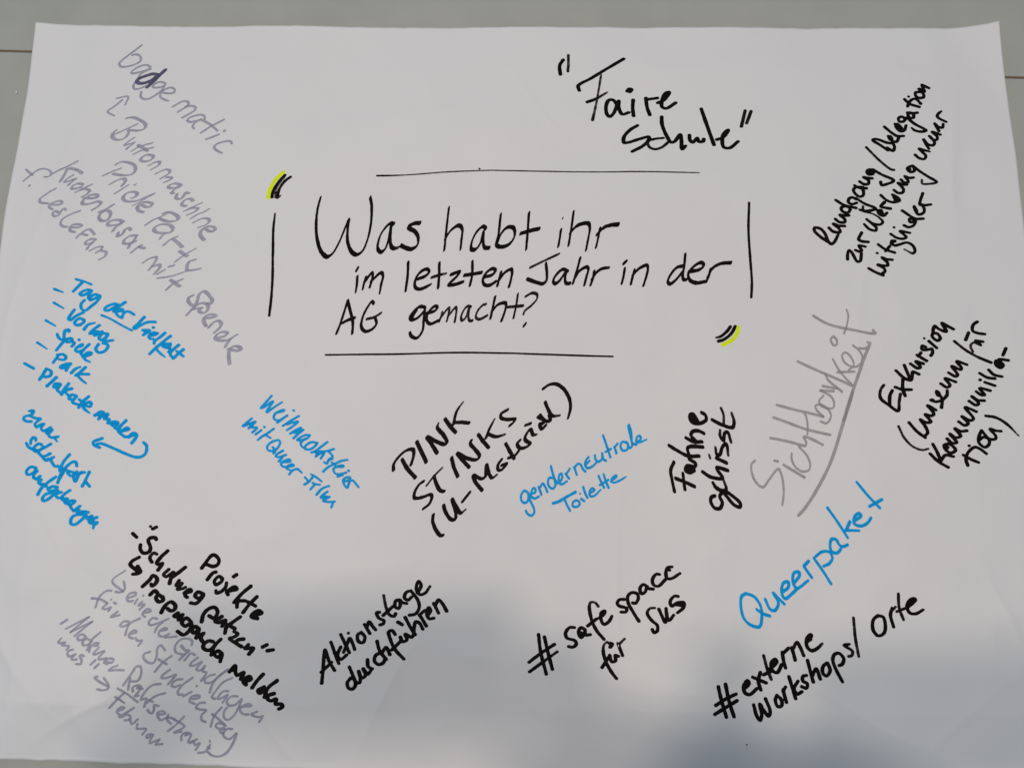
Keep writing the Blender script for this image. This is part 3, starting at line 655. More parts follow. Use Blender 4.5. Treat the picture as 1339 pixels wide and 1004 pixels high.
!.95 -60.9,123.9 -55.2,133.1 -47.9,137.6 -44.5,134.4 -44.9,123.6 -45.6,113.7
-21.5,134.3 -24.2,136.4 -30.0,131.3 -34.9,120.5 -35.2,113.6 -31.8,112.8 -26.8,118.9 -23.8,131.2 -23.9,121.9 -22.3,114.9 -17.8,114.5
-7.4,149.1 -9.0,129.8 -10.8,117.3 -4.6,115.7 2.6,119.6 6.6,128.2 5.1,135.3 -0.5,135.8 -6.3,129.8 -9.9,120.4
20.0,150.4 19.0,131.3 17.7,113.5
12.1,129.3 23.1,132.6 30.4,134.2
51.0,133.2 50.0,125.4 48.6,116.9
!.7 52.8,145.4
63.3,152.4 61.3,136.5 58.4,118.1
59.9,130.3 67.2,138.2 77.6,140.3 79.0,135.2 77.5,125.9 75.2,113.5
88.6,135.3 87.0,126.0 84.8,116.4
85.6,129.1 92.3,136.1 99.6,138.9 106.7,139.3
L im letzten Jahr in der|3.82 1.84 -65
-144.3,85.2 -144.3,78.4 !.7 -145.1,69.8
-144.1,94.1 -145.4,91.4
-136.0,84.7 -137.4,79.6 !.8 -138.4,73.3
-137.4,79.6 -130.1,89.4 -129.4,86.5 -131.7,75.3
-130.9,80.8 -121.3,89.5 -119.5,86.5 -120.8,78.5 !.8 -122.0,68.8
-95.9,100.1 -95.9,86.8 -97.2,71.6
-86.5,83.4 -78.3,86.9 -75.2,91.3 -77.5,93.6 -84.0,90.3 -88.4,82.3 -88.2,75.4 -84.5,73.4 -78.0,75.5 !.7 -73.1,78.3
-65.8,99.7 -65.7,85.9 -66.1,74.9
!.9 -72.8,85.2 -65.8,87.6 !.6 -58.7,89.4
-54.5,88.2 -45.8,91.1 -48.9,86.1 -56.4,77.7 -50.9,78.1 -42.2,80.9
-33.9,101.1 -33.8,88.3 -35.7,77.5
-41.3,87.5 -33.6,88.6 -24.8,90.1
-22.0,85.5 -14.3,87.8 -11.4,92.3 -14.4,93.8 -19.9,90.1 -23.4,83.3 -22.2,78.2 -17.4,77.2 -11.0,81.0
-6.2,90.0 -7.7,84.4 -9.3,77.4
-8.2,82.1 -2.4,90.1 3.6,93.2 4.5,90.1 3.2,82.2 1.7,76.2
!.75 21.6,94.9 35.8,102.2 49.4,109.0
36.7,99.1 37.7,89.1 37.0,81.7 33.7,79.1 27.2,80.5 19.0,83.6
57.6,91.5 53.3,93.5 46.7,88.0 43.7,81.2 45.7,79.2 50.0,82.4 55.5,90.4 54.9,83.6 56.0,79.6 59.8,79.6
69.5,104.9 66.4,92.7 62.5,79.7
64.2,84.8 69.6,92.8 76.2,96.0 77.3,94.0 75.6,87.1 73.4,78.3
82.7,91.7 81.6,84.9 79.3,78.3
80.5,83.8 84.9,90.6 90.3,94.4 !.8 96.9,95.5
111.8,94.3 110.6,86.9 108.9,80.1
113.6,102.1 110.8,99.5
121.0,93.1 119.3,86.9 117.5,79.5
119.3,88.0 125.9,94.9 133.1,98.0 133.9,95.0 132.2,86.9 129.3,77.9
167.2,97.4 161.7,96.0 155.0,88.3 152.4,81.5 154.3,79.5 159.2,82.7 165.9,90.6
169.6,108.8 168.2,96.3 166.6,88.3 167.4,83.8 170.1,83.8
172.4,91.7 183.3,94.1 187.0,98.7 184.6,100.9 178.0,97.4 172.0,89.5 173.0,83.9 178.6,80.7 186.1,81.7 188.3,82.2
193.1,94.2 191.2,87.4 188.9,82.3
190.1,86.2 195.3,95.4 203.1,100.0 213.0,101.2
L AG|3.63 1.74 -62
-152.1,61.2 -155.3,47.4 -158.0,37.2 -160.9,28.9
-152.1,61.2 -149.0,50.9 -145.9,39.6 -145.9,29.0
-155.9,38.9 -150.7,41.8 -144.3,44.1
-127.2,58.6 -128.8,60.7 -133.0,54.5 -137.0,44.2 -137.6,35.2 -133.9,31.0 -127.5,33.1 -123.5,38.8 -124.8,43.9
!.85 -132.9,43.1 -126.0,45.0 -119.7,49.3
L gemacht?|3.65 1.75 -62
-78.7,55.9 -83.1,56.2 -89.4,50.7 -92.2,45.1 -90.2,43.1 -84.9,45.2 -79.6,50.9
!1.1 -86.2,52.5 -90.3,45.7
!1.3 -88.3,50.8 -89.8,46.3
-78.1,54.8 -78.9,44.2 -80.1,31.8 -85.2,25.3 -90.1,27.2 -91.7,30.5
-76.3,49.8 -68.8,52.1 -66.3,55.4 -67.8,56.9 -72.1,54.3 -76.0,47.6 -75.9,42.0 -72.7,39.4 -65.2,42.6
!.85 -61.6,50.9 -62.6,46.5 -64.1,42.0
!.85 -63.1,45.4 -55.2,55.2 -55.1,50.9 -57.0,42.3
!.85 -56.1,46.5 -48.6,55.7 -48.0,53.1 -49.4,41.5
!.85 -34.5,55.9 -37.2,56.8 -41.5,52.0 -43.5,45.4 -42.4,42.8 -39.2,45.4 -36.1,54.3 -36.5,46.5 -35.3,42.6 -32.6,42.6
!.85 -19.9,58.8 -23.1,57.7 -28.4,51.0 -29.2,45.4 -26.1,44.0 -18.6,47.7
-11.5,65.8 -13.3,56.3 -15.5,45.1
-14.3,51.8 -8.4,58.5 -1.4,60.0 -0.8,57.4 -2.3,50.7 -4.9,42.9
!.85 10.2,68.7 8.9,58.6 6.4,45.7
!.85 1.2,56.0 15.2,57.3
!.85 17.5,66.5 24.0,69.9 28.4,68.5 28.4,64.3 23.0,57.5 16.6,51.9 15.8,49.1
17.8,39.8 16.2,37.6
N frame_line|black
L top rule|1.74 1.52 0
-130.1,189.5 !.7 -102.0,189.9 !.7 -34.3,194.7 25.9,194.9 100.8,194.0 185.3,192.5
-29.0,196.7
L bottom rule|1.65 1.44 0
-169.8,7.9 -102.2,9.5 -44.8,11.8 27.2,10.7 99.4,8.8
L left rule|2.28 1.67 0
!.7 -228.1,149.2 !1 -228.4,132.4 -226.6,108.4 -225.8,89.4 -225.8,67.0 -226.5,45.7
L right rule|2.19 1.75 0
232.4,161.6 230.8,134.6 231.6,106.6 232.2,83.0 231.0,67.2
N highlighted_mark|black
L curved strokes|3.35 2.74 -30
-221.0,188.5 -226.0,182.1 -229.9,174.9 -231.8,169.6 -232.1,165.8
!.55 -221.5,185.8 -225.2,180.7 -228.2,174.9 -228.9,169.2 -229.0,165.4
!.9 -215.1,186.9 -219.3,183.6 -223.6,177.7 -225.9,172.0 -226.6,165.4
!.4 -227.7,165.7 -224.9,165.7 -223.5,167.6
L highlighter|3.97 3.51 -30|yellow
-222.7,192.0 -227.1,187.3 -231.4,181.4 -234.0,174.9 -235.2,169.6 -235.7,165.4
N highlighted_mark_low|black
L curved strokes|3.10 2.59 -30
210.1,38.5 207.3,34.6 203.0,30.5 200.0,28.6 !.6 196.5,27.8
214.6,38.9 212.2,34.0 208.1,29.3 202.5,25.5 198.6,24.5
L highlighter|3.58 3.30 -30|yellow
217.3,38.1 216.3,32.7 212.8,27.3 207.5,23.3 202.3,20.8
N fair_school_note|black
L Faire|3.57 2.76 0
53.0,314.7 49.6,308.2 50.3,298.6
!.75 58.3,320.1 58.4,310.5 57.8,301.9
69.2,280.9 68.2,286.0 80.6,293.6 94.0,302.2 113.8,315.1
!.6 91.1,298.0 89.1,284.5 86.2,267.4 !.85 82.3,248.9
77.2,268.5 85.3,271.5 !.6 96.7,278.2
106.0,265.9 103.2,269.8 98.5,270.0 95.7,263.1 96.7,254.9 99.3,252.4 103.1,255.7 108.4,269.1 108.4,261.8 111.6,254.8 118.3,256.9
122.8,270.6 122.2,262.2 122.9,253.3
116.7,279.9 118.6,282.3 121.5,281.7 119.6,279.3
135.6,272.7 136.4,263.4 139.0,254.5
136.1,271.2 146.9,272.6
147.3,267.5 153.5,270.4 158.6,278.4 154.5,277.2 151.3,269.4 151.2,263.3 155.2,261.4 164.7,267.2
154.9,273.4 156.9,277.4
L Schule|3.65 2.70 0
126.6,242.8 119.2,237.9 113.2,230.8 113.1,224.9 117.9,224.9 127.9,228.0 137.6,230.5 137.5,227.6 131.2,220.6 121.1,215.1
!.85 151.7,229.7 142.6,228.4 136.4,225.7 137.9,219.6 143.5,217.5 150.3,219.8 156.0,224.8
150.7,252.4 150.8,244.2 155.1,232.1 159.4,225.0 162.8,226.0 168.6,233.4 169.5,227.2 169.8,217.6 173.3,221.2
177.6,233.0 178.0,227.5 180.7,225.3 185.4,230.1 186.4,226.4 190.9,226.5 191.6,229.0
190.0,261.1 194.9,244.9 201.4,222.9
204.4,228.4 211.2,231.3 215.7,238.5 211.3,234.7 209.6,226.5 210.8,220.3 216.3,219.3 224.9,226.2
!.85 233.1,259.0 228.8,242.0
!.85 238.9,258.3 234.0,245.4
N recruiting_note|black
L Rundgang Delegation|2.92 2.53 0
308.5,120.1 298.8,126.9 293.0,133.2 293.4,135.8 298.4,135.2 302.9,130.3 305.3,123.4 308.5,119.9 311.2,121.7 !.85 315.5,129.3
306.8,135.9 311.0,132.1 317.3,131.8 316.8,134.6 311.4,139.8 316.0,138.1 322.1,137.8
313.4,144.9 316.9,141.8 322.3,141.8 322.5,144.6 318.0,148.9 322.8,148.5 326.6,148.7
315.3,164.1 321.6,159.9 327.7,157.9 334.5,156.7
328.2,156.5 324.2,158.0 319.9,156.2 321.0,152.6 326.4,151.6 328.7,155.0
335.3,165.8 331.9,167.7 328.6,166.2 327.4,162.5 330.6,160.5 335.6,162.1
335.4,166.9 343.2,161.6 353.8,156.7 345.2,153.9 338.4,154.7
!.8 341.5,158.6 341.1,154.8
343.4,178.7 336.4,178.5 333.6,175.4 335.7,171.0 339.7,168.7 343.0,170.6 343.1,175.7 340.6,178.6
335.1,180.3 339.8,177.9 346.7,177.7
340.3,184.5 344.9,181.7 348.8,182.5 349.3,185.4 344.7,189.0 348.1,188.3 352.9,188.0
353.5,196.7 350.7,196.9 348.0,194.8 349.7,191.9 353.9,192.7 355.1,195.6
349.5,194.5 352.6,194.2
354.2,197.0 362.0,192.0 373.2,185.5 366.7,182.1 361.3,181.2 360.8,184.3
!.85 349.2,220.1 354.3,214.1 360.1,207.6 367.7,200.2 372.2,196.8 374.2,196.6
370.1,217.3 362.3,223.2 356.1,227.9 358.6,229.0 362.7,228.1 369.3,225.3 375.4,224.0 376.7,220.3 374.8,216.7 369.6,219.9
371.6,232.2 373.0,228.5 374.7,229.2 373.3,232.1 372.0,231.1 374.9,227.0 378.9,226.2 381.6,230.6
368.6,242.1 375.6,235.2 380.1,232.2 386.1,232.1
379.1,245.1 382.7,239.7 384.8,240.4 380.8,245.0 379.6,242.8 383.2,237.4 387.3,238.1 389.4,243.3
389.7,250.6 385.8,252.8 382.8,251.1 383.5,247.7 387.4,247.6 389.7,250.6
390.8,251.7 397.9,244.6 407.8,237.6 403.9,236.3 397.3,237.8 !.7 394.5,240.5
397.6,256.3 392.9,256.8 392.2,254.7 393.8,251.4 397.2,251.5 397.6,256.1
391.9,257.0 396.9,256.1 401.4,256.8
390.4,271.6 395.0,266.5 403.9,263.0
392.8,263.9 394.9,268.8 399.6,272.0 402.3,271.0 405.6,266.5
!.9 394.6,274.4
405.8,279.4 401.7,278.7 401.7,274.9 405.2,272.7 409.3,274.1 408.5,278.6 405.1,279.4
405.1,282.7 408.5,279.2
406.1,282.7 410.7,279.9 408.6,287.1 411.2,285.8 415.2,283.7
L zur Werbung neuer|2.81 2.34 0
322.9,104.8 323.2,109.3 324.7,113.7 327.2,111.4 330.1,105.1 332.0,102.4 334.6,103.0 335.4,106.4 336.0,110.6
330.6,113.8 334.5,112.4 336.5,113.4 334.2,118.3 340.1,117.3
!1.1 343.2,122.0 337.2,122.7 334.4,124.4 335.6,127.7 337.8,131.3
340.9,140.0 345.7,135.0 351.8,133.9 352.5,136.3 349.2,140.2 343.8,145.1 349.2,140.9 356.5,140.2 359.3,143.1 !.75 356.3,147.0 350.6,150.9 341.8,153.2 337.5,155.3
!1.2 355.7,154.0 358.6,154.8 359.2,151.1 356.2,151.8
355.2,155.1 356.8,150.7 360.8,149.3 364.2,152.4
!1.1 368.1,156.9 363.7,157.6 359.0,158.9 362.8,163.4
360.0,170.7 364.7,165.9 370.6,163.5 377.4,165.2 376.2,168.1 371.1,171.2
!1.3 372.3,169.9 374.1,165.9 376.0,165.2
372.7,176.0 376.5,172.9 380.9,173.4 381.7,176.6 377.1,183.1 381.0,181.3 385.3,181.2
380.0,186.4 383.1,183.2 386.9,184.2 384.0,189.9 388.3,188.2 392.1,188.6
392.8,200.7 389.4,200.0 387.0,197.9 389.6,194.3 393.7,195.7 393.4,199.4
!1.3 389.1,197.2
392.2,201.2 399.1,194.9 406.0,189.7 413.8,183.9 !.8 406.8,182.1 400.1,182.5 400.0,186.1
395.8,212.3 399.2,208.9 403.9,207.8 405.8,211.0 402.4,215.5 399.9,218.5 405.2,216.9 !.7 409.8,215.4
405.0,228.0 407.0,222.8 409.3,218.4
405.9,226.5 409.0,222.8 413.6,222.0 415.1,224.9 410.7,231.6 414.1,227.9 417.5,227.8 418.1,230.8 413.7,236.0 421.3,233.0
420.3,236.8 416.9,245.0 420.0,241.3 424.0,240.5 425.0,244.3
428.0,246.6 421.6,250.5 420.1,252.8 421.8,255.9 !.8 424.7,258.2
L Mitglieder|2.91 2.35 0
342.1,95.8 348.3,92.2 355.2,89.2
354.4,90.8 357.2,93.2 356.5,95.9 350.9,99.4 355.8,98.7 360.3,99.0 360.0,101.6 355.4,106.6 359.9,105.0 364.8,104.6
351.0,111.0
352.9,119.7 359.0,115.1 367.8,111.9
359.2,113.1 364.0,118.6
!1.3 369.1,123.7 366.8,123.6 366.1,121.1
365.7,121.6 368.6,119.2 373.3,120.3 380.9,122.4 386.0,119.5 387.6,113.8 385.2,111.5 !.6 380.8,113.6 377.4,115.5
366.2,130.9 372.2,126.9 378.6,126.5 380.8,128.3 375.7,133.9 384.7,132.5
370.0,137.8
379.1,154.9 386.2,149.8 391.5,147.0 398.9,147.1
391.4,146.0 385.5,146.7 386.2,143.5 390.4,144.1
379.9,140.0 383.9,138.3 389.1,140.2 391.3,144.1
390.9,159.4 391.6,155.6 394.6,151.4 399.3,152.9 400.6,155.7 398.9,161.3
!1.2 391.1,158.5 392.9,154.7
400.0,172.5 397.2,165.3 396.6,161.4 401.6,160.7 407.1,161.5
N visibility_note|grey
L Sichtbarkeit|2.16 1.49 -70
226.8,-87.1 224.0,-89.7 223.2,-93.8 225.6,-104.1 230.4,-110.0 233.4,-110.5 238.8,-103.9 247.6,-94.3 250.0,-98.7 251.5,-108.9 251.0,-119.1 249.7,-126.0
252.5,-90.4 270.9,-101.5
244.4,-86.7 247.4,-87.4
!.9 260.4,-80.0 260.1,-85.1 263.2,-92.3 269.2,-96.2 275.2,-94.7 276.6,-89.1 274.1,-81.9 267.2,-73.7
241.6,-66.2 257.0,-69.1 270.4,-72.6 273.2,-72.9 273.9,-69.4 272.0,-64.8 277.9,-66.3 289.0,-71.9
245.1,-47.3 257.9,-51.9 273.2,-57.5 296.2,-62.9
!.9 275.5,-62.7 276.1,-54.8 274.9,-45.4 273.9,-43.8
248.9,-35.6 263.7,-39.7 279.1,-43.2 290.8,-46.3
!.9 290.8,-46.3 284.5,-39.2 284.4,-35.8 289.8,-35.5 295.7,-40.0 297.5,-46.2 293.1,-52.3 288.0,-50.5
!.9 291.8,-26.8 287.7,-31.6 289.0,-35.8 295.8,-38.7 299.9,-37.9 300.9,-33.7 298.3,-27.5 289.5,-22.0
291.5,-17.8 299.5,-19.4 304.6,-20.1
289.2,-22.0 301.3,-22.8
308.6,-23.1 302.7,-18.0 297.0,-12.4 !.7 294.4,-5.9
270.4,5.5 283.4,-1.1 298.3,-8.1 320.5,-18.6
!.85 302.6,7.7 307.9,-3.8 313.5,-11.3 318.6,-16.5
305.7,-4.9 321.4,-4.2
!.85 316.3,-2.6 321.2,1.8 319.5,9.4 314.7,14.1 311.5,11.6 312.8,5.0 318.7,0.7 323.9,0.7 328.6,4.1
!.85 322.0,20.9 327.4,16.0 330.1,10.7 328.6,4.1
327.5,18.0 334.0,18.4 338.0,23.3 !.7 335.4,24.3
304.9,29.5 302.3,26.9 304.3,21.1 307.2,21.6 307.6,26.4 304.9,29.5
287.3,49.6 300.0,41.8 317.4,36.9 343.9,32.6 341.5,35.6
!.85 318.7,55.1 319.9,50.1 317.6,39.1 !1 314.9,32.5
L underline|2.55 2.27 0
338.0,22.8 331.1,7.5 323.2,-11.1 314.3,-33.6 308.7,-49.4
318.4,-23.4 315.8,-31.4 307.3,-54.5 301.3,-72.2 292.9,-92.0 277.0,-118.8 269.2,-129.3 263.5,-135.4
N museum_note|black
L Exkursion|3.12 2.48 0
!.85 348.3,-16.1 345.0,-20.7 !1 344.4,-28.2 351.6,-34.8 359.4,-39.9 !.85 361.3,-31.1 363.1,-24.0
355.9,-20.9 353.2,-25.9 352.3,-33.9
358.8,-17.8 365.2,-19.9 373.6,-19.9
366.4,-10.5 365.7,-19.4 367.3,-25.9
360.7,-2.4 367.8,-9.1 373.9,-11.1 375.6,-5.9 376.3,-3.3 381.9,-5.3
368.7,3.0 372.7,-8.6
374.6,4.4 381.0,0.3 383.8,1.5 379.9,6.6 386.8,4.7
381.5,12.7 386.3,9.7 390.2,7.5
382.8,11.4 385.3,15.0
390.3,20.6 387.2,21.7 386.7,18.2 392.4,18.2 396.1,19.0 396.5,15.3 394.7,12.6
394.0,26.2 400.8,20.0
!.8 389.6,28.8
398.9,35.0 397.4,30.9 402.3,27.0 405.0,29.2 402.9,33.6 398.9,34.6 400.8,41.0 404.2,38.4 411.2,35.9 407.8,43.9 413.3,40.8 417.9,38.2
L Museum für|3.00 2.38 0
!.75 358.4,-54.3 362.7,-64.7 369.8,-72.5 378.3,-75.6 383.6,-74.4
368.1,-50.7 374.5,-58.5 381.9,-64.3
381.1,-63.2 384.4,-59.7 382.7,-54.0 378.8,-47.8 383.9,-50.5 388.1,-49.6 383.7,-43.0 388.8,-44.3 391.5,-42.5 386.8,-34.8 393.8,-38.9
!1.4 391.7,-29.7
390.5,-29.6 394.6,-31.1 400.9,-29.0 405.7,-24.5 406.4,-20.4
400.9,-29.5 399.1,-36.5
!1.5 397.3,-22.3 398.0,-24.6
396.7,-21.0 401.0,-28.1
401.4,-14.0 406.7,-17.4 409.5,-15.3 405.9,-9.0 415.1,-12.1
409.6,-3.5 415.7,-6.9 417.6,-5.3 413.3,2.7 420.8,-0.5 421.8,1.1 418.3,7.3 426.9,4.3
!.9 417.8,26.6 426.9,18.4 436.8,12.1 !1.1 449.3,6.5
!.75 433.8,16.6 432.1,22.0 435.0,25.3 !1 441.5,23.1 437.4,27.0 444.1,26.3
439.9,24.9 441.9,26.8
431.5,34.8 428.2,27.9
446.7,33.7 440.1,34.6 435.6,36.8 436.6,42.3 440.8,45.5
L Kommunika-|3.01 2.39 0
384.9,-78.8 391.9,-86.0 399.9,-90.9
388.2,-70.1 391.1,-76.5 393.4,-83.4
393.6,-86.0 398.3,-80.1 405.3,-81.2
401.7,-69.7 398.0,-71.3 399.5,-75.6 403.5,-78.0 407.7,-75.5 404.9,-71.2 401.7,-69.7
!1.3 400.6,-73.0
401.3,-65.2 405.1,-68.9 409.3,-68.6 404.1,-60.8 408.8,-64.1 413.2,-62.5 409.0,-55.7 413.7,-58.2 419.2,-57.7
413.0,-49.4 417.7,-52.7 421.4,-51.0 416.6,-44.6 423.5,-48.2 426.9,-46.5 420.8,-36.1 430.5,-39.8
425.1,-30.1 430.9,-33.8 433.8,-32.2 428.3,-25.7 433.3,-29.0 439.4,-29.4
432.9,-21.0 436.6,-23.9 440.1,-24.0 436.4,-18.0 445.8,-19.9
441.8,-12.2 450.7,-15.3
437.7,-10.0
437.9,-3.7 444.4,-7.7 451.3,-8.6
446.5,-0.5 450.8,-5.0 458.0,-6.7
459.4,3.2 454.1,8.4 453.6,4.1 457.5,1.6 460.2,4.1 456.6,9.3 465.2,8.7
!1.8 456.6,4.8
464.3,20.0 461.0,13.6
L tion|2.93 2.33 0
414.2,-79.8 419.7,-83.2 427.1,-86.4
417.2,-89.2 416.1,-83.2 418.6,-77.4 424.8,-72.6 429.9,-74.5 434.9,-78.3
419.9,-71.4
433.0,-57.2 429.6,-63.2 429.0,-68.4 433.7,-72.5 438.3,-70.0 438.9,-65.6 434.0,-63.3 430.0,-65.8
433.0,-57.2 439.1,-64.7 445.2,-64.6 445.6,-62.0 441.3,-55.7 446.4,-57.2 451.3,-57.5
438.9,-43.6 448.1,-45.0 458.0,-51.2 !.5 467.5,-61.5
N flag_note|black
L Fahne|3.48 2.51 70
153.6,-89.3 150.5,-96.6 151.5,-105.2 153.4,-115.3
154.9,-103.9 162.6,-106.8 171.5,-110.8
161.5,-99.5 162.1,-106.8 162.8,-113.5
!1.8 167.7,-95.6 169.0,-95.5
167.6,-86.2 173.3,-90.3 172.5,-92.9 165.8,-92.3 163.9,-96.5 168.0,-98.4 172.0,-96.4
149.8,-74.1 157.5,-78.8 166.8,-83.4 176.7,-83.3
167.7,-82.6 166.4,-76.5 168.4,-74.9 180.6,-75.0
165.3,-66.8 172.5,-70.3 179.9,-70.2
174.3,-69.4 169.9,-64.2 172.0,-60.8 177.2,-60.3 181.9,-62.5
180.5,-43.2 183.9,-45.4 184.5,-49.8 178.4,-53.3 170.7,-51.8 169.6,-45.8 172.6,-44.8 176.7,-50.8
!1.5 172.6,-48.2 173.2,-50.0
L gehisst|3.44 2.61 70
189.6,-118.9 186.3,-120.4 185.7,-124.4 189.2,-129.9 193.5,-130.1 196.1,-125.2 193.9,-119.2 198.3,-115.1 206.7,-119.9 212.4,-125.8 211.6,-128.6 206.5,-126.7 200.7,-120.0 197.4,-115.8
188.3,-107.4 191.6,-112.5 198.4,-114.1 200.0,-112.4 !.7 197.9,-104.7
!1.1 189.9,-110.8 194.1,-113.7
179.2,-97.6 186.8,-102.3 197.1,-103.0 192.4,-95.3 192.3,-93.6 202.1,-96.0
192.3,-85.1 201.2,-89.2
!.7 185.9,-82.4 186.6,-85.0
!.8 191.9,-75.3 !1 193.0,-81.9 195.5,-81.8 198.4,-74.6 201.8,-71.9 !.8 203.2,-82.2
!.8 196.9,-59.4 !1 196.6,-64.7 199.5,-68.6 200.8,-62.2 203.3,-60.9 !.8 206.3,-70.3
189.9,-49.8 199.2,-54.6 208.2,-56.7 209.7,-51.4 !.8 207.9,-43.5
!.8 198.5,-39.1 200.5,-45.3 200.3,-53.2
N pink_stinks_note|black
L PINK|3.90 1.81 -50
-93.9,-89.4 -88.9,-97.6 -81.2,-105.9
-101.2,-99.1 -101.4,-94.3 -96.2,-86.4 -89.4,-80.9 -84.2,-80.3 -83.2,-84.5 -85.5,-94.1
-81.0,-73.1 -71.6,-91.6
-61.9,-83.3 -68.8,-72.9 -71.8,-68.5 -63.6,-72.4 -54.8,-75.1 -53.3,-73.1 -56.8,-66.5 -62.7,-59.5 !.6 -61.8,-55.5
-55.9,-51.4 -50.0,-59.3 -45.5,-64.1
!.6 -39.4,-35.5 !1 -45.1,-44.1 -47.9,-56.6
-47.0,-54.8 -40.4,-54.5 -33.4,-55.1
L STINKS|3.77 1.81 -50
-73.7,-109.2 -77.1,-111.5 -81.4,-119.2 -81.2,-124.1 -74.0,-123.4 -66.5,-120.9 -65.5,-123.3 -67.7,-129.3 -72.8,-133.6
!.8 -57.1,-96.9 -64.3,-104.3 -70.5,-112.6
-64.3,-104.3 -61.4,-112.1 -57.7,-117.4 -54.6,-118.0
-48.7,-87.2 -46.2,-96.3 -42.5,-104.3
-32.4,-95.8 -38.7,-89.1 -43.6,-83.0 -35.2,-87.3 -25.6,-88.7 -23.2,-85.4 -27.5,-79.3 -31.9,-74.1 -31.2,-71.4
-24.8,-65.6 -19.8,-72.2 -14.9,-77.7
!.7 -10.1,-51.3 !1 -14.7,-60.7 -17.5,-68.6
-15.5,-65.1 -8.5,-67.5 !.7 -0.2,-65.4
1.9,-42.3 -4.1,-46.3 -4.0,-49.9 2.0,-51.4 8.9,-51.1 7.3,-54.2 4.3,-56.9
L U-Material|3.59 1.94 -50
-63.8,-139.0 -64.2,-144.5 -61.1,-152.1 -56.6,-157.3 -54.5,-157.0
-54.7,-130.4 -52.9,-135.9 -47.6,-142.9 -44.1,-142.8 -43.4,-137.5 -47.1,-124.8 -42.6,-132.4 -39.1,-137.2 !.7 -34.8,-134.0
-31.3,-118.5 -37.6,-126.8
-20.1,-116.5 -26.4,-109.0 -28.5,-103.0 -20.8,-106.1 -17.4,-103.7 -17.1,-98.5 -16.7,-93.2 -13.9,-101.9 -11.3,-105.2 !.7 -7.0,-102.2
-2.9,-88.3 -6.1,-93.1 -6.0,-97.5 -3.6,-98.1 1.6,-92.2 -2.8,-93.5
0.6,-73.7 5.0,-81.5 8.6,-87.4
3.4,-86.8 8.6,-85.0 13.7,-78.8
13.7,-70.5 11.2,-73.6 12.9,-77.1 17.2,-77.7 23.1,-73.5 19.1,-70.9 18.2,-68.2 23.2,-60.3 25.9,-65.5 !.7 28.9,-65.1
18.8,-56.5 23.2,-55.0
30.1,-48.7 36.3,-52.2 34.8,-54.9 31.7,-54.9 33.7,-60.0 37.2,-56.6
31.9,-46.9 36.3,-52.2 41.6,-52.2 40.3,-46.8
36.7,-34.8 39.8,-42.4 43.3,-47.7 !.7 50.4,-47.2
34.8,-22.3 40.6,-18.4 46.8,-17.8 53.9,-22.6 59.0,-31.5 60.0,-40.5 !.8 57.8,-49.8
N queer_package_note|blue
L Queerpaket|2.71 2.16 60
213.3,-203.7 209.8,-206.2 208.7,-214.8 210.7,-224.4 216.3,-229.9 224.3,-231.3 226.4,-225.2 225.9,-213.7 220.6,-206.0 213.8,-203.6
222.4,-216.8 227.8,-220.4 233.8,-222.3
230.5,-208.3 234.0,-216.3 238.0,-217.7 241.7,-211.5 237.8,-202.9 242.5,-207.7 246.8,-212.0
245.9,-201.8 251.2,-197.9 251.5,-193.2 247.6,-194.0 245.1,-201.8 247.5,-207.4 255.9,-201.7 259.0,-198.7
256.6,-193.9 261.3,-187.9 261.2,-184.7 257.0,-185.3 255.6,-192.9 258.6,-198.5 !.8 268.7,-191.7
265.7,-180.0 271.9,-189.0
265.8,-179.0 270.0,-175.0
274.8,-172.5 281.9,-182.8 288.7,-194.2
!.9 276.4,-171.0 282.7,-166.7 288.8,-167.1 291.3,-171.8 288.3,-176.8 283.1,-179.3
299.0,-164.3 295.8,-167.6 291.0,-166.7 289.7,-160.9 291.5,-155.7 295.3,-156.1 298.1,-160.8 301.1,-162.1 305.2,-160.5
289.8,-128.5 296.7,-139.0 305.7,-154.3
308.7,-140.3 304.6,-147.9
305.1,-147.9 !.8 316.2,-148.0
312.7,-139.8 318.9,-134.7 317.3,-132.9 313.2,-135.7 312.3,-141.8 317.4,-144.0 323.6,-141.6 !.8 327.6,-136.6
317.1,-105.3 326.4,-117.4 335.8,-127.7
326.8,-126.7 338.5,-120.3
N project_note|black
L Schulweg putzen|3.28 2.79 0
-332.0,-159.0 -328.1,-162.1
!.8 -316.8,-152.6
-314.4,-154.6 -311.7,-153.1
-310.1,-163.8 -311.2,-162.3 -315.8,-162.8 -317.2,-164.7 -314.4,-171.3 -315.7,-174.9 -320.3,-175.8 -323.6,-172.3 -323.8,-168.7
!.9 -308.3,-176.6 -311.0,-175.6 -313.9,-178.8 -313.6,-181.3 -311.8,-183.6
-298.8,-173.6 -304.7,-179.5 -307.6,-184.5 -305.0,-185.5 -302.7,-184.5 -305.8,-190.3
!.9 -297.0,-189.8 -300.9,-194.3 -298.5,-196.0 -292.9,-192.2 -294.9,-196.0
-282.9,-187.8 -290.7,-194.3 -294.4,-197.6 -295.1,-201.7
!.9 -287.5,-199.2 -289.4,-203.5 -286.8,-201.8 -284.8,-201.7 -287.8,-206.6 -283.1,-205.9 -281.5,-205.1
-281.7,-209.8 -276.2,-208.5 -277.2,-206.9 -280.6,-209.0 -280.6,-212.2 -278.8,-213.6
-265.0,-210.6 -270.2,-209.0 -272.2,-212.1 -268.7,-214.4 -264.9,-211.4 -267.6,-216.1 -270.6,-218.7 -275.2,-218.2
-264.0,-234.0 -262.9,-227.7 -258.5,-222.8 -253.8,-222.0 -251.3,-225.9 -253.9,-231.0 -258.0,-229.1
-247.6,-229.7 -252.7,-233.6 -249.5,-234.8 -244.1,-232.9 -246.4,-237.8
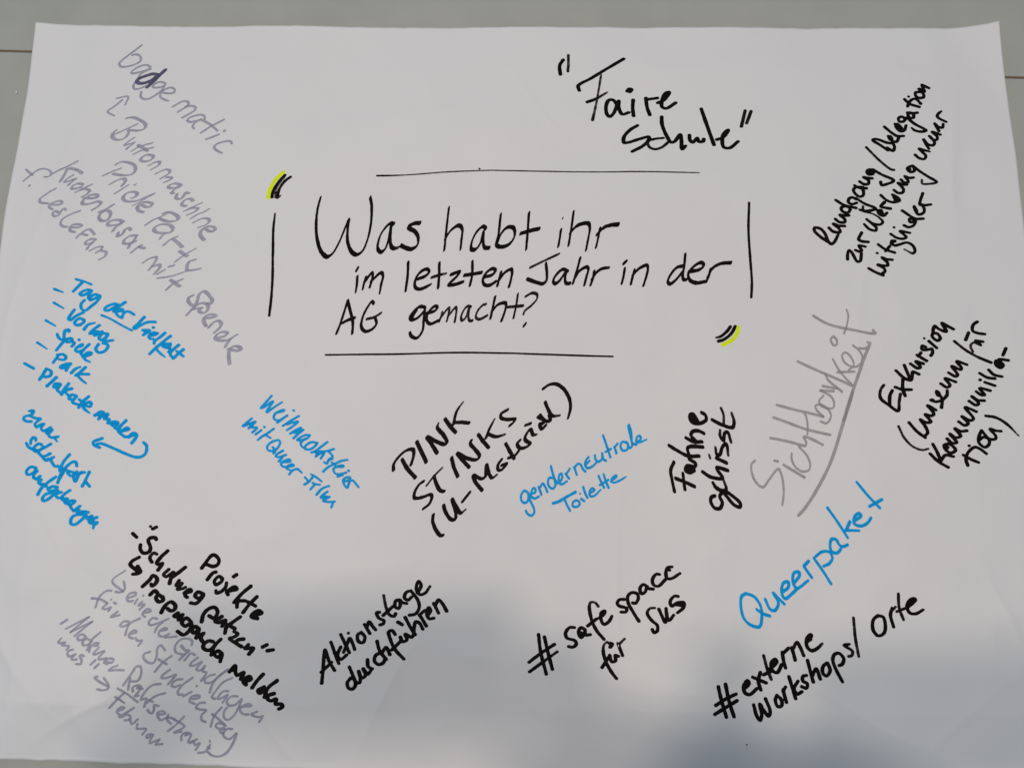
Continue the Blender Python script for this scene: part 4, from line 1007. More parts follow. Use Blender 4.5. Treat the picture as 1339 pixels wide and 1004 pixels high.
-231.7,-229.9 -238.2,-234.8 -242.6,-238.7 -243.2,-243.5
-242.9,-236.1 -235.1,-239.7
!.9 -235.6,-242.0 -232.1,-244.2 -234.9,-246.6 -238.7,-247.8 -236.0,-249.7 -231.5,-252.0
-226.3,-248.2 -231.2,-249.0 -232.3,-251.3 -227.0,-254.4
-221.4,-252.7 -223.7,-255.7 -216.7,-255.6 -220.1,-260.4
-208.5,-254.3 -204.9,-252.4
-204.2,-257.4 -199.3,-256.6
L Projekte|3.14 2.87 0
-268.5,-188.3 -258.7,-176.7 -253.5,-180.6 -254.1,-184.8 -258.3,-186.8 -263.5,-185.3
-262.7,-198.2 -258.0,-192.3 -255.5,-191.6
!.95 -249.1,-197.3 -252.6,-195.3 -256.4,-199.7 -254.6,-202.4 -249.9,-199.6 -249.1,-197.3
!.95 -245.4,-200.8 -245.9,-204.5 -249.8,-208.5 -253.7,-209.5 -254.1,-207.6
-239.5,-195.4 -237.1,-193.7
-242.6,-207.8 -236.3,-206.1 -237.9,-204.2 -241.8,-206.1 -244.8,-208.6 -243.6,-210.9
-224.1,-203.5 -231.8,-210.2 -238.0,-217.6
-228.5,-216.1 -234.8,-216.8 -235.3,-221.5
-218.1,-212.5 -224.5,-219.1 -229.5,-226.1
-226.4,-216.9 -218.9,-220.5
-218.7,-228.2 -212.7,-226.2 -215.5,-224.4 -220.5,-226.6 -222.0,-229.5 -216.2,-231.0
!1.6 -217.0,-227.0
L Propaganda melden|3.25 2.77 0
-323.6,-179.5 -329.4,-183.1 -330.6,-185.6 -324.5,-190.8
-323.8,-187.3 -320.8,-192.0 -322.9,-193.5 -327.1,-194.1
!1.3 -322.7,-192.0
-317.5,-204.6 -311.7,-198.5 -309.7,-195.0 -305.9,-197.6 -306.5,-201.7 -309.3,-204.0 -310.2,-202.5
-310.2,-211.5 -306.5,-208.0 -304.3,-209.8
-299.6,-213.8 -302.9,-211.6 -304.9,-213.9 -302.2,-217.3 -298.5,-216.1 -299.5,-213.0
-299.0,-226.4 -296.1,-220.4 -291.8,-217.4 -287.9,-220.4 -287.9,-223.6 -290.7,-225.0 -294.1,-223.0
-284.8,-226.8 -287.6,-229.2 -284.5,-230.1 -280.6,-228.1 -283.5,-232.4
-272.9,-234.1 -277.2,-230.9 -280.7,-234.8 -277.4,-237.8 -272.9,-234.9 -273.0,-240.4 -278.2,-245.0 -283.5,-242.2
-265.8,-239.7 -269.2,-238.1 -271.6,-241.2 -269.4,-243.4 -265.7,-240.3 -266.9,-247.3
-265.0,-245.9 -261.3,-243.7 -263.2,-247.4 -261.2,-250.4
-252.3,-250.5 -256.4,-249.9 -260.2,-253.7 -258.9,-256.7 -254.7,-257.5 -250.9,-254.4
-246.1,-248.6 -250.9,-254.4 -252.9,-261.6
-243.9,-260.1 -247.3,-258.1 -250.3,-260.8 -247.0,-263.4 -243.8,-260.7 -244.8,-267.0
-236.3,-275.5 -231.5,-270.3 -230.8,-275.7 -229.3,-278.1 -223.7,-275.8 -225.6,-281.1
!1.2 -233.4,-273.8
-220.5,-282.7 -216.7,-281.0 -218.4,-278.8 -222.1,-281.0 -223.1,-283.3 -220.6,-285.5
-206.7,-277.0 -212.2,-283.3 -215.1,-287.9
-204.9,-287.2 -209.8,-290.2 -208.1,-292.3 -204.3,-289.4
!1.1 -207.1,-289.8
-194.2,-282.0 -201.9,-288.6 -203.8,-295.5
-195.8,-292.5 -200.4,-294.1 -201.1,-296.9 -197.9,-298.4 -193.9,-297.1 -194.0,-300.9 -189.1,-301.0 -187.8,-303.0 -191.0,-305.1
N studies_note|silver
L eine der Grundlagen|1.84 1.43 -40
!.85 -334.4,-191.1 -345.2,-200.3 !1.1 -334.4,-209.1
-334.7,-200.5 -333.3,-207.0 -337.0,-209.8 -341.4,-209.4
-328.9,-214.3 -323.1,-211.8 -323.3,-209.9 -328.3,-210.8 -330.8,-214.3 -329.5,-217.2 -325.3,-217.1
-321.2,-215.4 -323.5,-219.5
-316.2,-212.3
-316.8,-217.4 -320.0,-220.7 -314.5,-219.8 -319.0,-224.4
-315.4,-227.2 -308.5,-225.4 -311.2,-223.6 -315.3,-226.3 -316.0,-228.8 -313.5,-230.4
-302.4,-231.8 -306.4,-231.2 -309.9,-235.2 -308.6,-237.2 -302.6,-236.0 -292.3,-231.6
-297.4,-234.9 -301.9,-239.0 -303.7,-243.1
-299.4,-242.2 -292.8,-240.4 -294.4,-239.4 -299.2,-242.2 -299.8,-245.2 -296.3,-246.7 -290.6,-244.4
-293.6,-247.3 -283.9,-246.3
-270.1,-253.3 -270.2,-250.0 -274.5,-248.0 -280.8,-249.3 -284.1,-254.6 -282.9,-259.3 -277.8,-261.0
!1.2 -279.0,-254.0 -274.9,-257.7 -272.0,-258.1 -275.1,-260.9 -279.2,-265.3
-275.2,-266.1 -269.9,-260.2 -266.6,-261.7
-264.1,-263.9 -269.4,-268.1 -270.3,-270.5 -267.1,-270.5 -260.8,-267.5 -264.9,-273.7 -261.3,-274.5 -257.8,-270.7 -259.6,-275.3 -256.3,-276.3 -260.4,-283.3
-249.1,-277.8 -252.8,-278.7 -257.4,-282.5 -256.6,-284.8 -251.6,-284.5 -246.1,-280.0 -237.7,-273.5
!1.15 -238.1,-273.7 -246.1,-280.0 -250.6,-286.4 -252.3,-292.7
-233.4,-280.5 -240.8,-283.9 -247.0,-291.1 -250.2,-296.6 -247.3,-298.0
-236.0,-291.4 -240.2,-291.5 -244.3,-295.7 -244.8,-297.7 -241.4,-297.2 -236.6,-294.5 -240.3,-300.7
-227.6,-295.4 -233.1,-295.6 -236.8,-300.2 -234.3,-303.1 -229.2,-302.3 -223.6,-297.5 -226.6,-305.5 -230.9,-312.1 -236.0,-315.4 -239.2,-313.2 -238.5,-307.5 -236.4,-305.0
-224.1,-304.0 -214.8,-302.6 -217.3,-301.3 -223.3,-303.9 -224.8,-307.1 -221.7,-310.1 -217.5,-310.2
-209.5,-307.4 -214.8,-310.1 -208.9,-312.1 -204.6,-311.2 -208.1,-316.3
L für den Studientag|1.92 1.49 -40
-345.4,-208.6 -349.4,-208.7 -355.6,-214.1 -357.7,-222.8
-362.3,-215.3 -354.4,-216.1 -348.0,-219.1
-347.5,-219.5 -351.4,-223.5 -348.1,-224.3 -344.1,-222.8 -345.8,-225.9
-344.5,-216.2
-341.7,-218.6 -339.9,-219.5
-337.9,-226.4 -342.9,-230.7 -335.9,-229.2
-327.3,-234.8 -331.3,-234.4 -334.3,-237.6 -332.4,-238.8 -327.1,-236.8
-318.1,-231.8 -326.3,-236.2 -328.2,-240.2 -328.7,-245.7
-325.2,-245.1 -320.0,-243.4 -321.7,-241.9 -325.2,-244.2 -325.6,-247.2 -322.3,-248.7
-320.0,-248.3 -318.0,-250.5 -314.3,-250.4 -316.6,-254.4
-292.2,-257.8 -297.0,-253.8 -299.5,-256.5 -299.2,-262.7 -300.9,-268.0 -305.0,-268.4 -310.5,-264.4 -310.7,-261.4 -305.7,-259.5
-286.3,-262.5 -292.7,-267.3 -299.7,-275.7
-297.0,-265.3 -289.9,-269.3
-287.0,-273.9 -293.1,-278.6 -293.9,-280.8 -290.1,-281.0 -282.1,-278.3 -288.4,-286.2
-276.4,-282.1 -281.2,-282.5 -285.4,-286.8 -283.5,-288.6 -278.6,-286.9
-267.9,-280.8 -276.2,-286.9 -279.9,-292.3 -279.0,-295.0 -275.9,-294.7
-268.2,-292.4 -275.0,-296.3
-263.9,-287.6
-267.4,-298.6 -260.9,-297.0 -261.8,-295.5 -268.2,-296.8 -269.7,-300.2 -264.8,-302.5
-256.0,-301.3 -260.6,-301.8 -263.8,-305.6 -260.6,-307.2 -254.9,-307.8 -259.0,-312.2 -258.9,-316.2 -255.7,-317.7
!1.1 -241.1,-305.0 -247.9,-312.8 -250.9,-321.4
-249.6,-310.9 -243.7,-315.1 -237.7,-320.6
-238.5,-319.4 -244.5,-318.5 -246.5,-320.9 -243.7,-323.2 -239.4,-322.2
-238.5,-323.0 -242.6,-325.6 -239.8,-327.1
-231.7,-323.0 -236.0,-323.1 -239.2,-326.3 -239.2,-329.4 -234.2,-331.6 -228.3,-326.7
!1.2 -227.9,-327.1 -230.8,-334.9 -236.5,-343.1 !.9 -242.4,-346.3 -249.1,-345.9 -253.4,-342.8
L Moderner Rechtsextremis|1.86 1.43 -35
!1.2 -386.0,-236.9 -381.2,-233.7
-380.7,-241.1 -362.0,-231.0
-362.0,-231.0 -375.9,-243.7
-375.9,-243.7 -358.4,-234.8
-358.4,-234.8 -372.2,-246.9
-362.3,-247.7 -365.7,-245.4 -369.5,-247.8 -368.4,-250.3 -363.8,-249.2 -362.3,-247.3
-358.8,-250.1 -362.1,-249.3 -364.9,-252.4 -363.9,-254.6 -360.0,-254.0 -357.0,-251.5
-350.3,-243.6 -357.1,-250.1 -360.3,-258.7
-357.5,-254.7 -351.7,-254.6 -351.2,-252.9 -354.5,-253.1 -357.8,-256.5 -358.1,-259.9
-350.5,-256.5 -354.2,-261.4 -353.2,-262.0 -345.1,-259.3 -349.1,-264.9 -348.4,-265.9 -342.2,-264.9
-343.0,-267.6 -336.6,-268.3 -335.8,-266.1 -338.8,-265.1 -343.1,-266.7 -343.5,-268.4 -340.3,-269.6
-331.7,-270.7 -336.2,-272.6 -338.2,-274.6 -332.2,-274.3 -325.8,-274.5
-325.1,-286.9 -319.2,-277.7 -315.2,-271.3 -311.9,-271.6 -310.8,-277.0 -313.5,-283.2 -318.8,-283.6
-319.7,-281.0 -320.8,-290.4
-316.9,-292.0 -317.2,-288.8 -314.8,-287.1 -311.2,-287.5 -311.0,-289.8 -315.1,-296.1 -312.3,-295.5
-313.6,-289.1 -309.5,-290.0
-294.8,-286.1 -301.2,-286.9 -307.2,-292.3 -310.2,-299.2 -306.3,-298.1 -307.6,-305.0
-291.0,-293.8 -297.8,-295.8 -302.4,-298.8 -305.3,-301.9
-303.9,-299.6 -300.8,-301.2
-296.1,-304.7 -299.8,-303.8 -299.9,-307.8 -301.6,-310.9 -304.5,-309.3 -304.9,-307.7
-296.2,-312.1 -290.7,-311.1 -292.2,-309.2 -296.8,-310.4 -296.8,-313.5 -294.6,-316.8 -288.2,-314.5 -282.4,-316.0
-288.1,-312.1 -288.8,-316.8 -285.7,-319.9
-274.5,-313.6 -281.6,-320.8 -288.0,-326.1
-283.2,-316.1 -274.2,-322.0 -282.7,-327.3 -276.6,-326.5
-276.4,-333.7 -276.3,-329.7 -273.3,-327.4 -268.4,-328.8 -270.6,-335.2 -263.1,-332.8
-273.2,-329.6 -270.7,-328.8
-268.9,-336.0 -265.6,-335.1 -264.7,-337.5 -260.5,-336.0 -263.7,-341.5
-261.4,-343.8 -257.6,-343.6 -254.3,-342.1 -253.2,-338.8
-251.5,-337.0 -251.9,-340.4
!.9 -251.6,-333.6 -251.3,-334.8
L mus|1.75 1.40 -35
-383.8,-249.1 -386.2,-252.3 -384.8,-253.2 -380.1,-252.6 -382.6,-254.7 -376.2,-255.6 -378.1,-258.6
-372.6,-258.3 -375.7,-259.2 -376.9,-261.7 -375.0,-264.0 -369.7,-262.2 -372.5,-265.2 -371.8,-266.5 -368.0,-266.3
-362.3,-263.6 -364.1,-262.6 -365.9,-263.2 -363.8,-266.4 -363.6,-269.9 -367.7,-269.9
!1.15 -354.9,-270.2 -351.7,-266.8
!1.15 -351.0,-272.8 -348.1,-269.8
-347.6,-279.8 -350.0,-280.5 -346.8,-283.5 -338.2,-288.0
-342.1,-281.0 -337.5,-287.7 -338.2,-289.9 -342.5,-291.2 -347.3,-290.3
L Februar|1.69 1.36 -35
-329.9,-289.5 -322.5,-293.6 -312.8,-300.9
!1.1 -324.0,-293.0 -330.6,-299.4 -336.6,-305.9
-331.6,-296.6 -324.1,-301.8
-330.2,-309.4 -324.5,-306.1 -326.0,-305.3 -330.0,-307.6 -330.8,-310.1 -328.7,-311.8
!1.1 -316.2,-306.0 -325.6,-311.8 -329.1,-313.5 -327.5,-314.2 -322.4,-311.9 -319.3,-314.1 -321.6,-316.5 -324.4,-316.7
-320.0,-315.9 -318.4,-319.9 -313.4,-315.9
-313.6,-319.9 -314.3,-323.8 -311.1,-324.0 -306.2,-324.1 -309.4,-328.8
-302.2,-328.2 -306.0,-329.8 -305.2,-331.8 -300.6,-329.0 -303.2,-334.4
-302.8,-336.0 -300.5,-335.3 -295.0,-333.1 -298.1,-337.2 -292.5,-336.9
N action_days_note|black
L Aktionstage|2.89 2.37 0
-155.4,-283.6 -154.8,-273.0 -154.0,-256.0 -150.2,-265.0 -144.9,-272.9
-156.3,-274.6 -147.7,-266.2
-149.2,-249.5 -145.6,-257.8 -141.4,-267.3
-140.4,-253.4 -142.8,-260.2 -139.9,-263.7 -135.1,-260.1
-141.0,-243.1 -135.9,-252.1 -132.7,-258.0
-137.7,-257.7 -135.1,-251.3 -132.9,-246.1 -130.1,-250.4 -128.2,-255.2
!.9 -134.4,-241.8
-123.2,-241.0 -126.2,-243.2 -125.1,-248.6 -121.0,-249.4 -119.8,-244.7 -123.2,-241.0
-120.7,-234.4 -115.6,-241.9
-118.4,-236.8 -116.9,-232.1 -113.5,-235.9 -110.8,-238.7
-108.3,-224.0 -110.6,-224.4 -108.7,-228.7 -103.9,-231.2 -104.5,-233.7 -107.1,-234.5
!.85 -105.2,-209.6 -102.6,-219.8 !1 -99.0,-226.2 -95.0,-227.2 -94.1,-225.1
-104.8,-226.6 -96.8,-219.1
-91.2,-213.3 -94.3,-214.1 -94.9,-218.8 -91.7,-220.7 -90.2,-217.2 -91.2,-213.3 -88.6,-215.5 -84.8,-216.3
-81.4,-205.5 -85.4,-206.7 -86.9,-211.5 -83.6,-213.3 -80.4,-210.6
-81.4,-205.5 -75.2,-213.0 -73.5,-219.4 -76.5,-225.0 -81.8,-226.2
-75.4,-207.3 -72.5,-200.7 -74.8,-197.2 -76.4,-199.9 -76.2,-205.6 -72.9,-208.7 -68.7,-207.2 !.8 -64.6,-201.4
L durchführen|2.98 2.45 0
-130.5,-279.1 -133.4,-283.1 -131.8,-287.6 -128.5,-288.0 -126.1,-284.5 -128.4,-278.6
-132.1,-270.0 -128.9,-276.7 -126.2,-282.0 -122.9,-282.9 -122.2,-279.8 -123.9,-273.4 -121.0,-279.0 -117.8,-276.5 -120.0,-271.2 -115.7,-275.7 -113.4,-272.5
-116.6,-263.6 -115.8,-269.4 -112.2,-271.3
-104.9,-257.5 -109.6,-260.0 -110.6,-264.6 -107.0,-267.6 -102.9,-266.1 -101.4,-262.9
-109.0,-248.3 -106.6,-255.8 -100.6,-263.3
-104.1,-257.4 -101.0,-253.2 -97.5,-259.3
-93.6,-242.6 -96.5,-239.2 -99.3,-240.4 -97.1,-247.8 -92.6,-255.7 -85.3,-262.8
-96.0,-255.4 -88.0,-247.5
-89.0,-244.7 -87.2,-248.4 -83.2,-246.9 -84.9,-242.3 -79.0,-244.6 -77.4,-242.1
!1.05 -91.6,-232.2 -87.8,-234.3
-85.5,-228.1 -81.0,-235.7 -76.2,-242.5
-77.5,-240.5 -76.2,-231.8 -72.8,-232.8 -69.7,-237.8
-73.1,-226.0 -69.5,-230.8 -66.8,-235.1
!.95 -72.2,-225.3 -68.6,-222.0
-65.5,-226.0 -63.3,-221.8 -64.9,-219.5 -66.7,-223.5 -64.5,-228.9 -60.3,-228.4
-60.8,-216.0 -56.3,-224.0
-59.0,-216.9 -56.6,-212.8 -53.2,-215.9 -49.2,-222.3
N safe_space_note|black
L safe space|2.88 2.34 0
31.9,-240.9 33.7,-254.9 38.8,-273.8
37.0,-242.8 39.9,-254.7 44.1,-269.7
23.8,-264.2 34.1,-256.5 45.7,-248.8
24.3,-272.1 35.0,-264.4 !.8 48.2,-254.9
63.1,-234.4 58.9,-234.4 55.4,-239.1 56.6,-243.1 63.7,-245.4 64.6,-248.5 61.4,-250.8 58.1,-250.3
72.2,-235.8 68.9,-234.3 66.6,-238.2 68.9,-242.7 72.0,-239.6
72.2,-235.8 73.0,-240.4 76.8,-240.0
!1.3 68.9,-238.9
!.8 83.9,-216.1 81.4,-213.1 77.5,-212.8 !1 76.2,-216.3 78.1,-227.5 82.2,-236.2 88.7,-243.7
74.7,-232.8 82.2,-226.8
84.7,-225.8 88.8,-222.6 89.5,-219.8 86.5,-221.7 86.5,-228.1 88.8,-231.1 92.9,-228.8 !.85 95.8,-223.8
106.7,-209.8 102.4,-210.2 100.4,-213.3 102.3,-215.5 108.6,-217.4 108.1,-220.3 103.9,-220.5
119.2,-228.0 114.8,-221.2 110.1,-212.5 110.1,-207.0 113.5,-204.1 118.3,-205.1 119.1,-209.1 116.7,-213.0 114.2,-212.8
127.1,-198.7 123.8,-197.1 120.9,-200.2 122.0,-204.9 125.3,-203.4 127.1,-198.7 127.9,-200.2 132.5,-200.9
138.4,-188.4 135.9,-188.0 132.1,-192.8 133.2,-197.5 137.3,-198.3 143.3,-192.8
149.5,-181.7 146.3,-182.1 144.1,-186.9 145.2,-191.6 149.2,-191.6 !.85 156.4,-187.1
!1.2 147.1,-184.4
L für SuS|2.84 2.31 0
!.7 91.5,-245.6 88.8,-248.0 !1 88.0,-253.6 90.2,-262.2 95.0,-270.7 99.0,-275.6
86.9,-267.0 92.6,-258.3
93.5,-256.7 95.1,-262.0 98.3,-261.1 98.3,-256.6 100.7,-257.2
!1.1 93.2,-246.7 95.6,-247.4 94.0,-249.9
100.8,-246.8 102.4,-251.5 104.5,-256.6
!.8 101.2,-247.6 106.3,-242.8
!.8 133.3,-216.8 129.1,-217.2 !1 126.6,-221.1 130.5,-227.4 135.2,-231.4 135.1,-236.0 132.1,-237.4 130.7,-234.8
137.0,-217.8 139.7,-224.1 142.1,-228.7 143.7,-224.1 143.3,-217.1 143.9,-224.1 145.5,-227.1 149.8,-222.6
154.1,-206.8 151.2,-206.5 147.1,-211.2 148.4,-215.1 153.5,-212.1 158.9,-212.0 158.7,-215.9 153.2,-220.6
!1.2 151.4,-213.6 156.7,-214.3
N workshops_note|black
L externe|3.07 2.67 0
186.3,-281.1 189.0,-292.9 192.9,-306.1
192.6,-279.1 195.6,-293.6 199.4,-305.7
184.0,-296.4 192.4,-291.3 201.6,-287.2
183.0,-303.8 192.2,-298.3 202.3,-292.6
209.2,-282.7 213.3,-278.1 211.9,-276.1 208.6,-280.3 209.3,-285.8 213.2,-287.6 219.9,-282.5
!1.1 211.4,-279.5
216.5,-273.2 227.8,-277.7
223.2,-269.2 221.3,-276.2 223.1,-283.6
!.85 226.7,-255.3 228.8,-264.4 232.4,-274.9
226.0,-271.1 233.6,-267.6
232.0,-265.9 237.9,-260.3 236.5,-258.2 233.2,-261.2 233.7,-267.4 237.6,-269.2 242.0,-262.6
!.95 243.1,-252.4 243.8,-259.5 245.1,-265.3
!.9 243.0,-254.0 248.8,-249.0
!.95 251.7,-248.4 252.9,-253.9 253.8,-258.6
!.95 251.9,-250.8 256.6,-244.2 258.8,-247.6 261.5,-254.9
264.6,-244.3 269.4,-238.6 268.8,-237.6 265.4,-241.1 264.9,-247.4 268.5,-250.7 273.6,-248.8 !.8 278.0,-244.8
!1.4 267.6,-241.1
L Workshops Orte|2.86 2.47 0
216.5,-295.8 218.9,-305.0 221.7,-308.3 223.0,-303.3 221.8,-295.1 225.5,-301.0 228.6,-304.6 230.2,-300.9 226.8,-290.7
236.7,-287.8 235.1,-291.6 237.0,-296.8 240.1,-296.1 240.4,-291.5 236.7,-287.8
242.2,-282.9 243.2,-288.3 244.5,-293.3
242.1,-284.5 244.3,-280.7
247.6,-272.3 250.0,-281.2 252.3,-290.0
255.0,-275.8 251.5,-281.9 253.7,-286.4 257.8,-284.3
262.7,-271.0 259.4,-271.8 259.2,-275.5 262.9,-277.8 262.0,-281.4 258.0,-280.2
264.4,-258.8 266.2,-267.7 268.1,-276.2
267.6,-271.6 271.3,-265.4 274.4,-273.8
280.5,-260.6 277.2,-263.6 276.9,-269.1 279.8,-271.2 283.1,-266.6 281.3,-260.6
293.0,-275.7 288.4,-266.4 286.0,-257.9 288.0,-253.3 291.9,-252.5 295.5,-257.0 293.7,-261.5 291.2,-262.4
!.9 301.0,-244.8 296.6,-245.7 303.5,-250.7 302.3,-254.4 300.0,-254.8
!.85 306.0,-222.7 306.6,-240.2 308.6,-254.8
326.9,-220.5 322.7,-224.0 322.1,-232.7 326.1,-237.3 331.1,-234.9 332.8,-227.8 331.4,-221.6 326.9,-220.5
340.1,-214.2 338.1,-219.8 339.9,-229.7
!.8 339.4,-216.6 343.1,-213.1
!.85 346.4,-202.0 346.3,-214.1 349.2,-223.7
!.9 344.0,-216.9 352.1,-213.8
353.8,-213.2 360.7,-206.6 359.3,-205.6 355.2,-207.7 353.1,-213.2 355.0,-217.8 359.9,-218.5 !.8 366.6,-215.0
!1.5 357.4,-209.5
N stray_dot|black
L dot|1.04 0.91 0
209.7,-328.2"""

NOTE = {
    "grey_note": ("handwritten_note", "silver grey note slanting down at the top left"),
    "blue_list": ("handwritten_note", "blue dashed list about a day of diversity at the left"),
    "christmas_note": ("handwritten_note", "blue note about a Christmas party with film"),
    "toilet_note": ("handwritten_note", "blue note about gender neutral toilets"),
    "heading": ("heading", "black three line question in the middle of the sheet"),
    "frame_line": ("heading_frame", "four thin black lines around the question"),
    "highlighted_mark": ("corner_mark", "black and yellow curved mark above the question"),
    "highlighted_mark_low": ("corner_mark", "black and yellow curved mark below the question"),
    "fair_school_note": ("handwritten_note", "black quoted note about a fair school at the top"),
    "recruiting_note": ("handwritten_note", "black steep note about recruiting members at the top right"),
    "visibility_note": ("handwritten_note", "thin grey underlined word meaning visibility"),
    "museum_note": ("handwritten_note", "black steep note about a museum excursion at the right"),
    "flag_note": ("handwritten_note", "black nearly upright note about raising a flag"),
    "pink_stinks_note": ("handwritten_note", "thick black capitals about pink in the middle"),
    "queer_package_note": ("handwritten_note", "single blue word rising at the lower right"),
    "project_note": ("handwritten_note", "bold black note about projects at the lower left"),
    "studies_note": ("handwritten_note", "silver grey note under the bold black projects note"),
    "action_days_note": ("handwritten_note", "black note about action days near the bottom"),
    "safe_space_note": ("handwritten_note", "black hash note about a safe space"),
    "stray_dot": ("ink_dot", "tiny stray black dot below the external workshops note"),
    "workshops_note": ("handwritten_note", "black hash note about external workshops"),
}
SUB = {"arrow": "arrow", "overwritten letter": "overwritten_letter", "mark": "small_mark", "underline": "underline",
       "curved strokes": "ink_strokes", "highlighter": "highlighter_stroke", "dot": "dot"}


def parse_stroke(line):
    pts, mul, m = [], [], 1.0
    for t in line.split():
        if t[0] == '!':
            m = float(t[1:])
        else:
            a, c = t.split(',')
            pts.append((float(a), float(c)))
            mul.append(m)
    return np.array(pts), np.array(mul)


def spline(pts, mul):
    if len(pts) == 1:
        return np.array([pts[0], pts[0] + 0.01]), np.array([mul[0], mul[0]])
    if len(pts) == 2:
        n = 6
        t = np.linspace(0, 1, n)[:, None]
        return pts[0] * (1 - t) + pts[1] * t, mul[0] + (mul[1] - mul[0]) * t[:, 0]
    P = np.vstack([2 * pts[0] - pts[1], pts, 2 * pts[-1] - pts[-2]])
    out, om = [], []
    for i in range(len(pts) - 1):
        p0, p1, p2, p3 = P[i:i + 4]
        # centripetal Catmull-Rom keeps tight pen turns free of overshoot
        t0 = 0.0
        t1 = t0 + max(np.linalg.norm(p1 - p0), 1e-3) ** 0.5
        t2 = t1 + max(np.linalg.norm(p2 - p1), 1e-3) ** 0.5
        t3 = t2 + max(np.linalg.norm(p3 - p2), 1e-3) ** 0.5
        n = int(max(3, min(14, np.linalg.norm(p2 - p1) / 0.8)))
        for t in np.linspace(t1, t2, n, endpoint=(i == len(pts) - 2)):
            a1 = (t1 - t) / (t1 - t0) * p0 + (t - t0) / (t1 - t0) * p1
            a2 = (t2 - t) / (t2 - t1) * p1 + (t - t1) / (t2 - t1) * p2
            a3 = (t3 - t) / (t3 - t2) * p2 + (t - t2) / (t3 - t2) * p3
            b1 = (t2 - t) / (t2 - t0) * a1 + (t - t0) / (t2 - t0) * a2
            b2 = (t3 - t) / (t3 - t1) * a2 + (t - t1) / (t3 - t1) * a3
            out.append((t2 - t) / (t2 - t1) * b1 + (t - t1) / (t2 - t1) * b2)
            om.append(mul[i] + (mul[i + 1] - mul[i]) * (t - t1) / (t2 - t1))
    return np.array(out), np.array(om)


CELL = 0.30      # mm


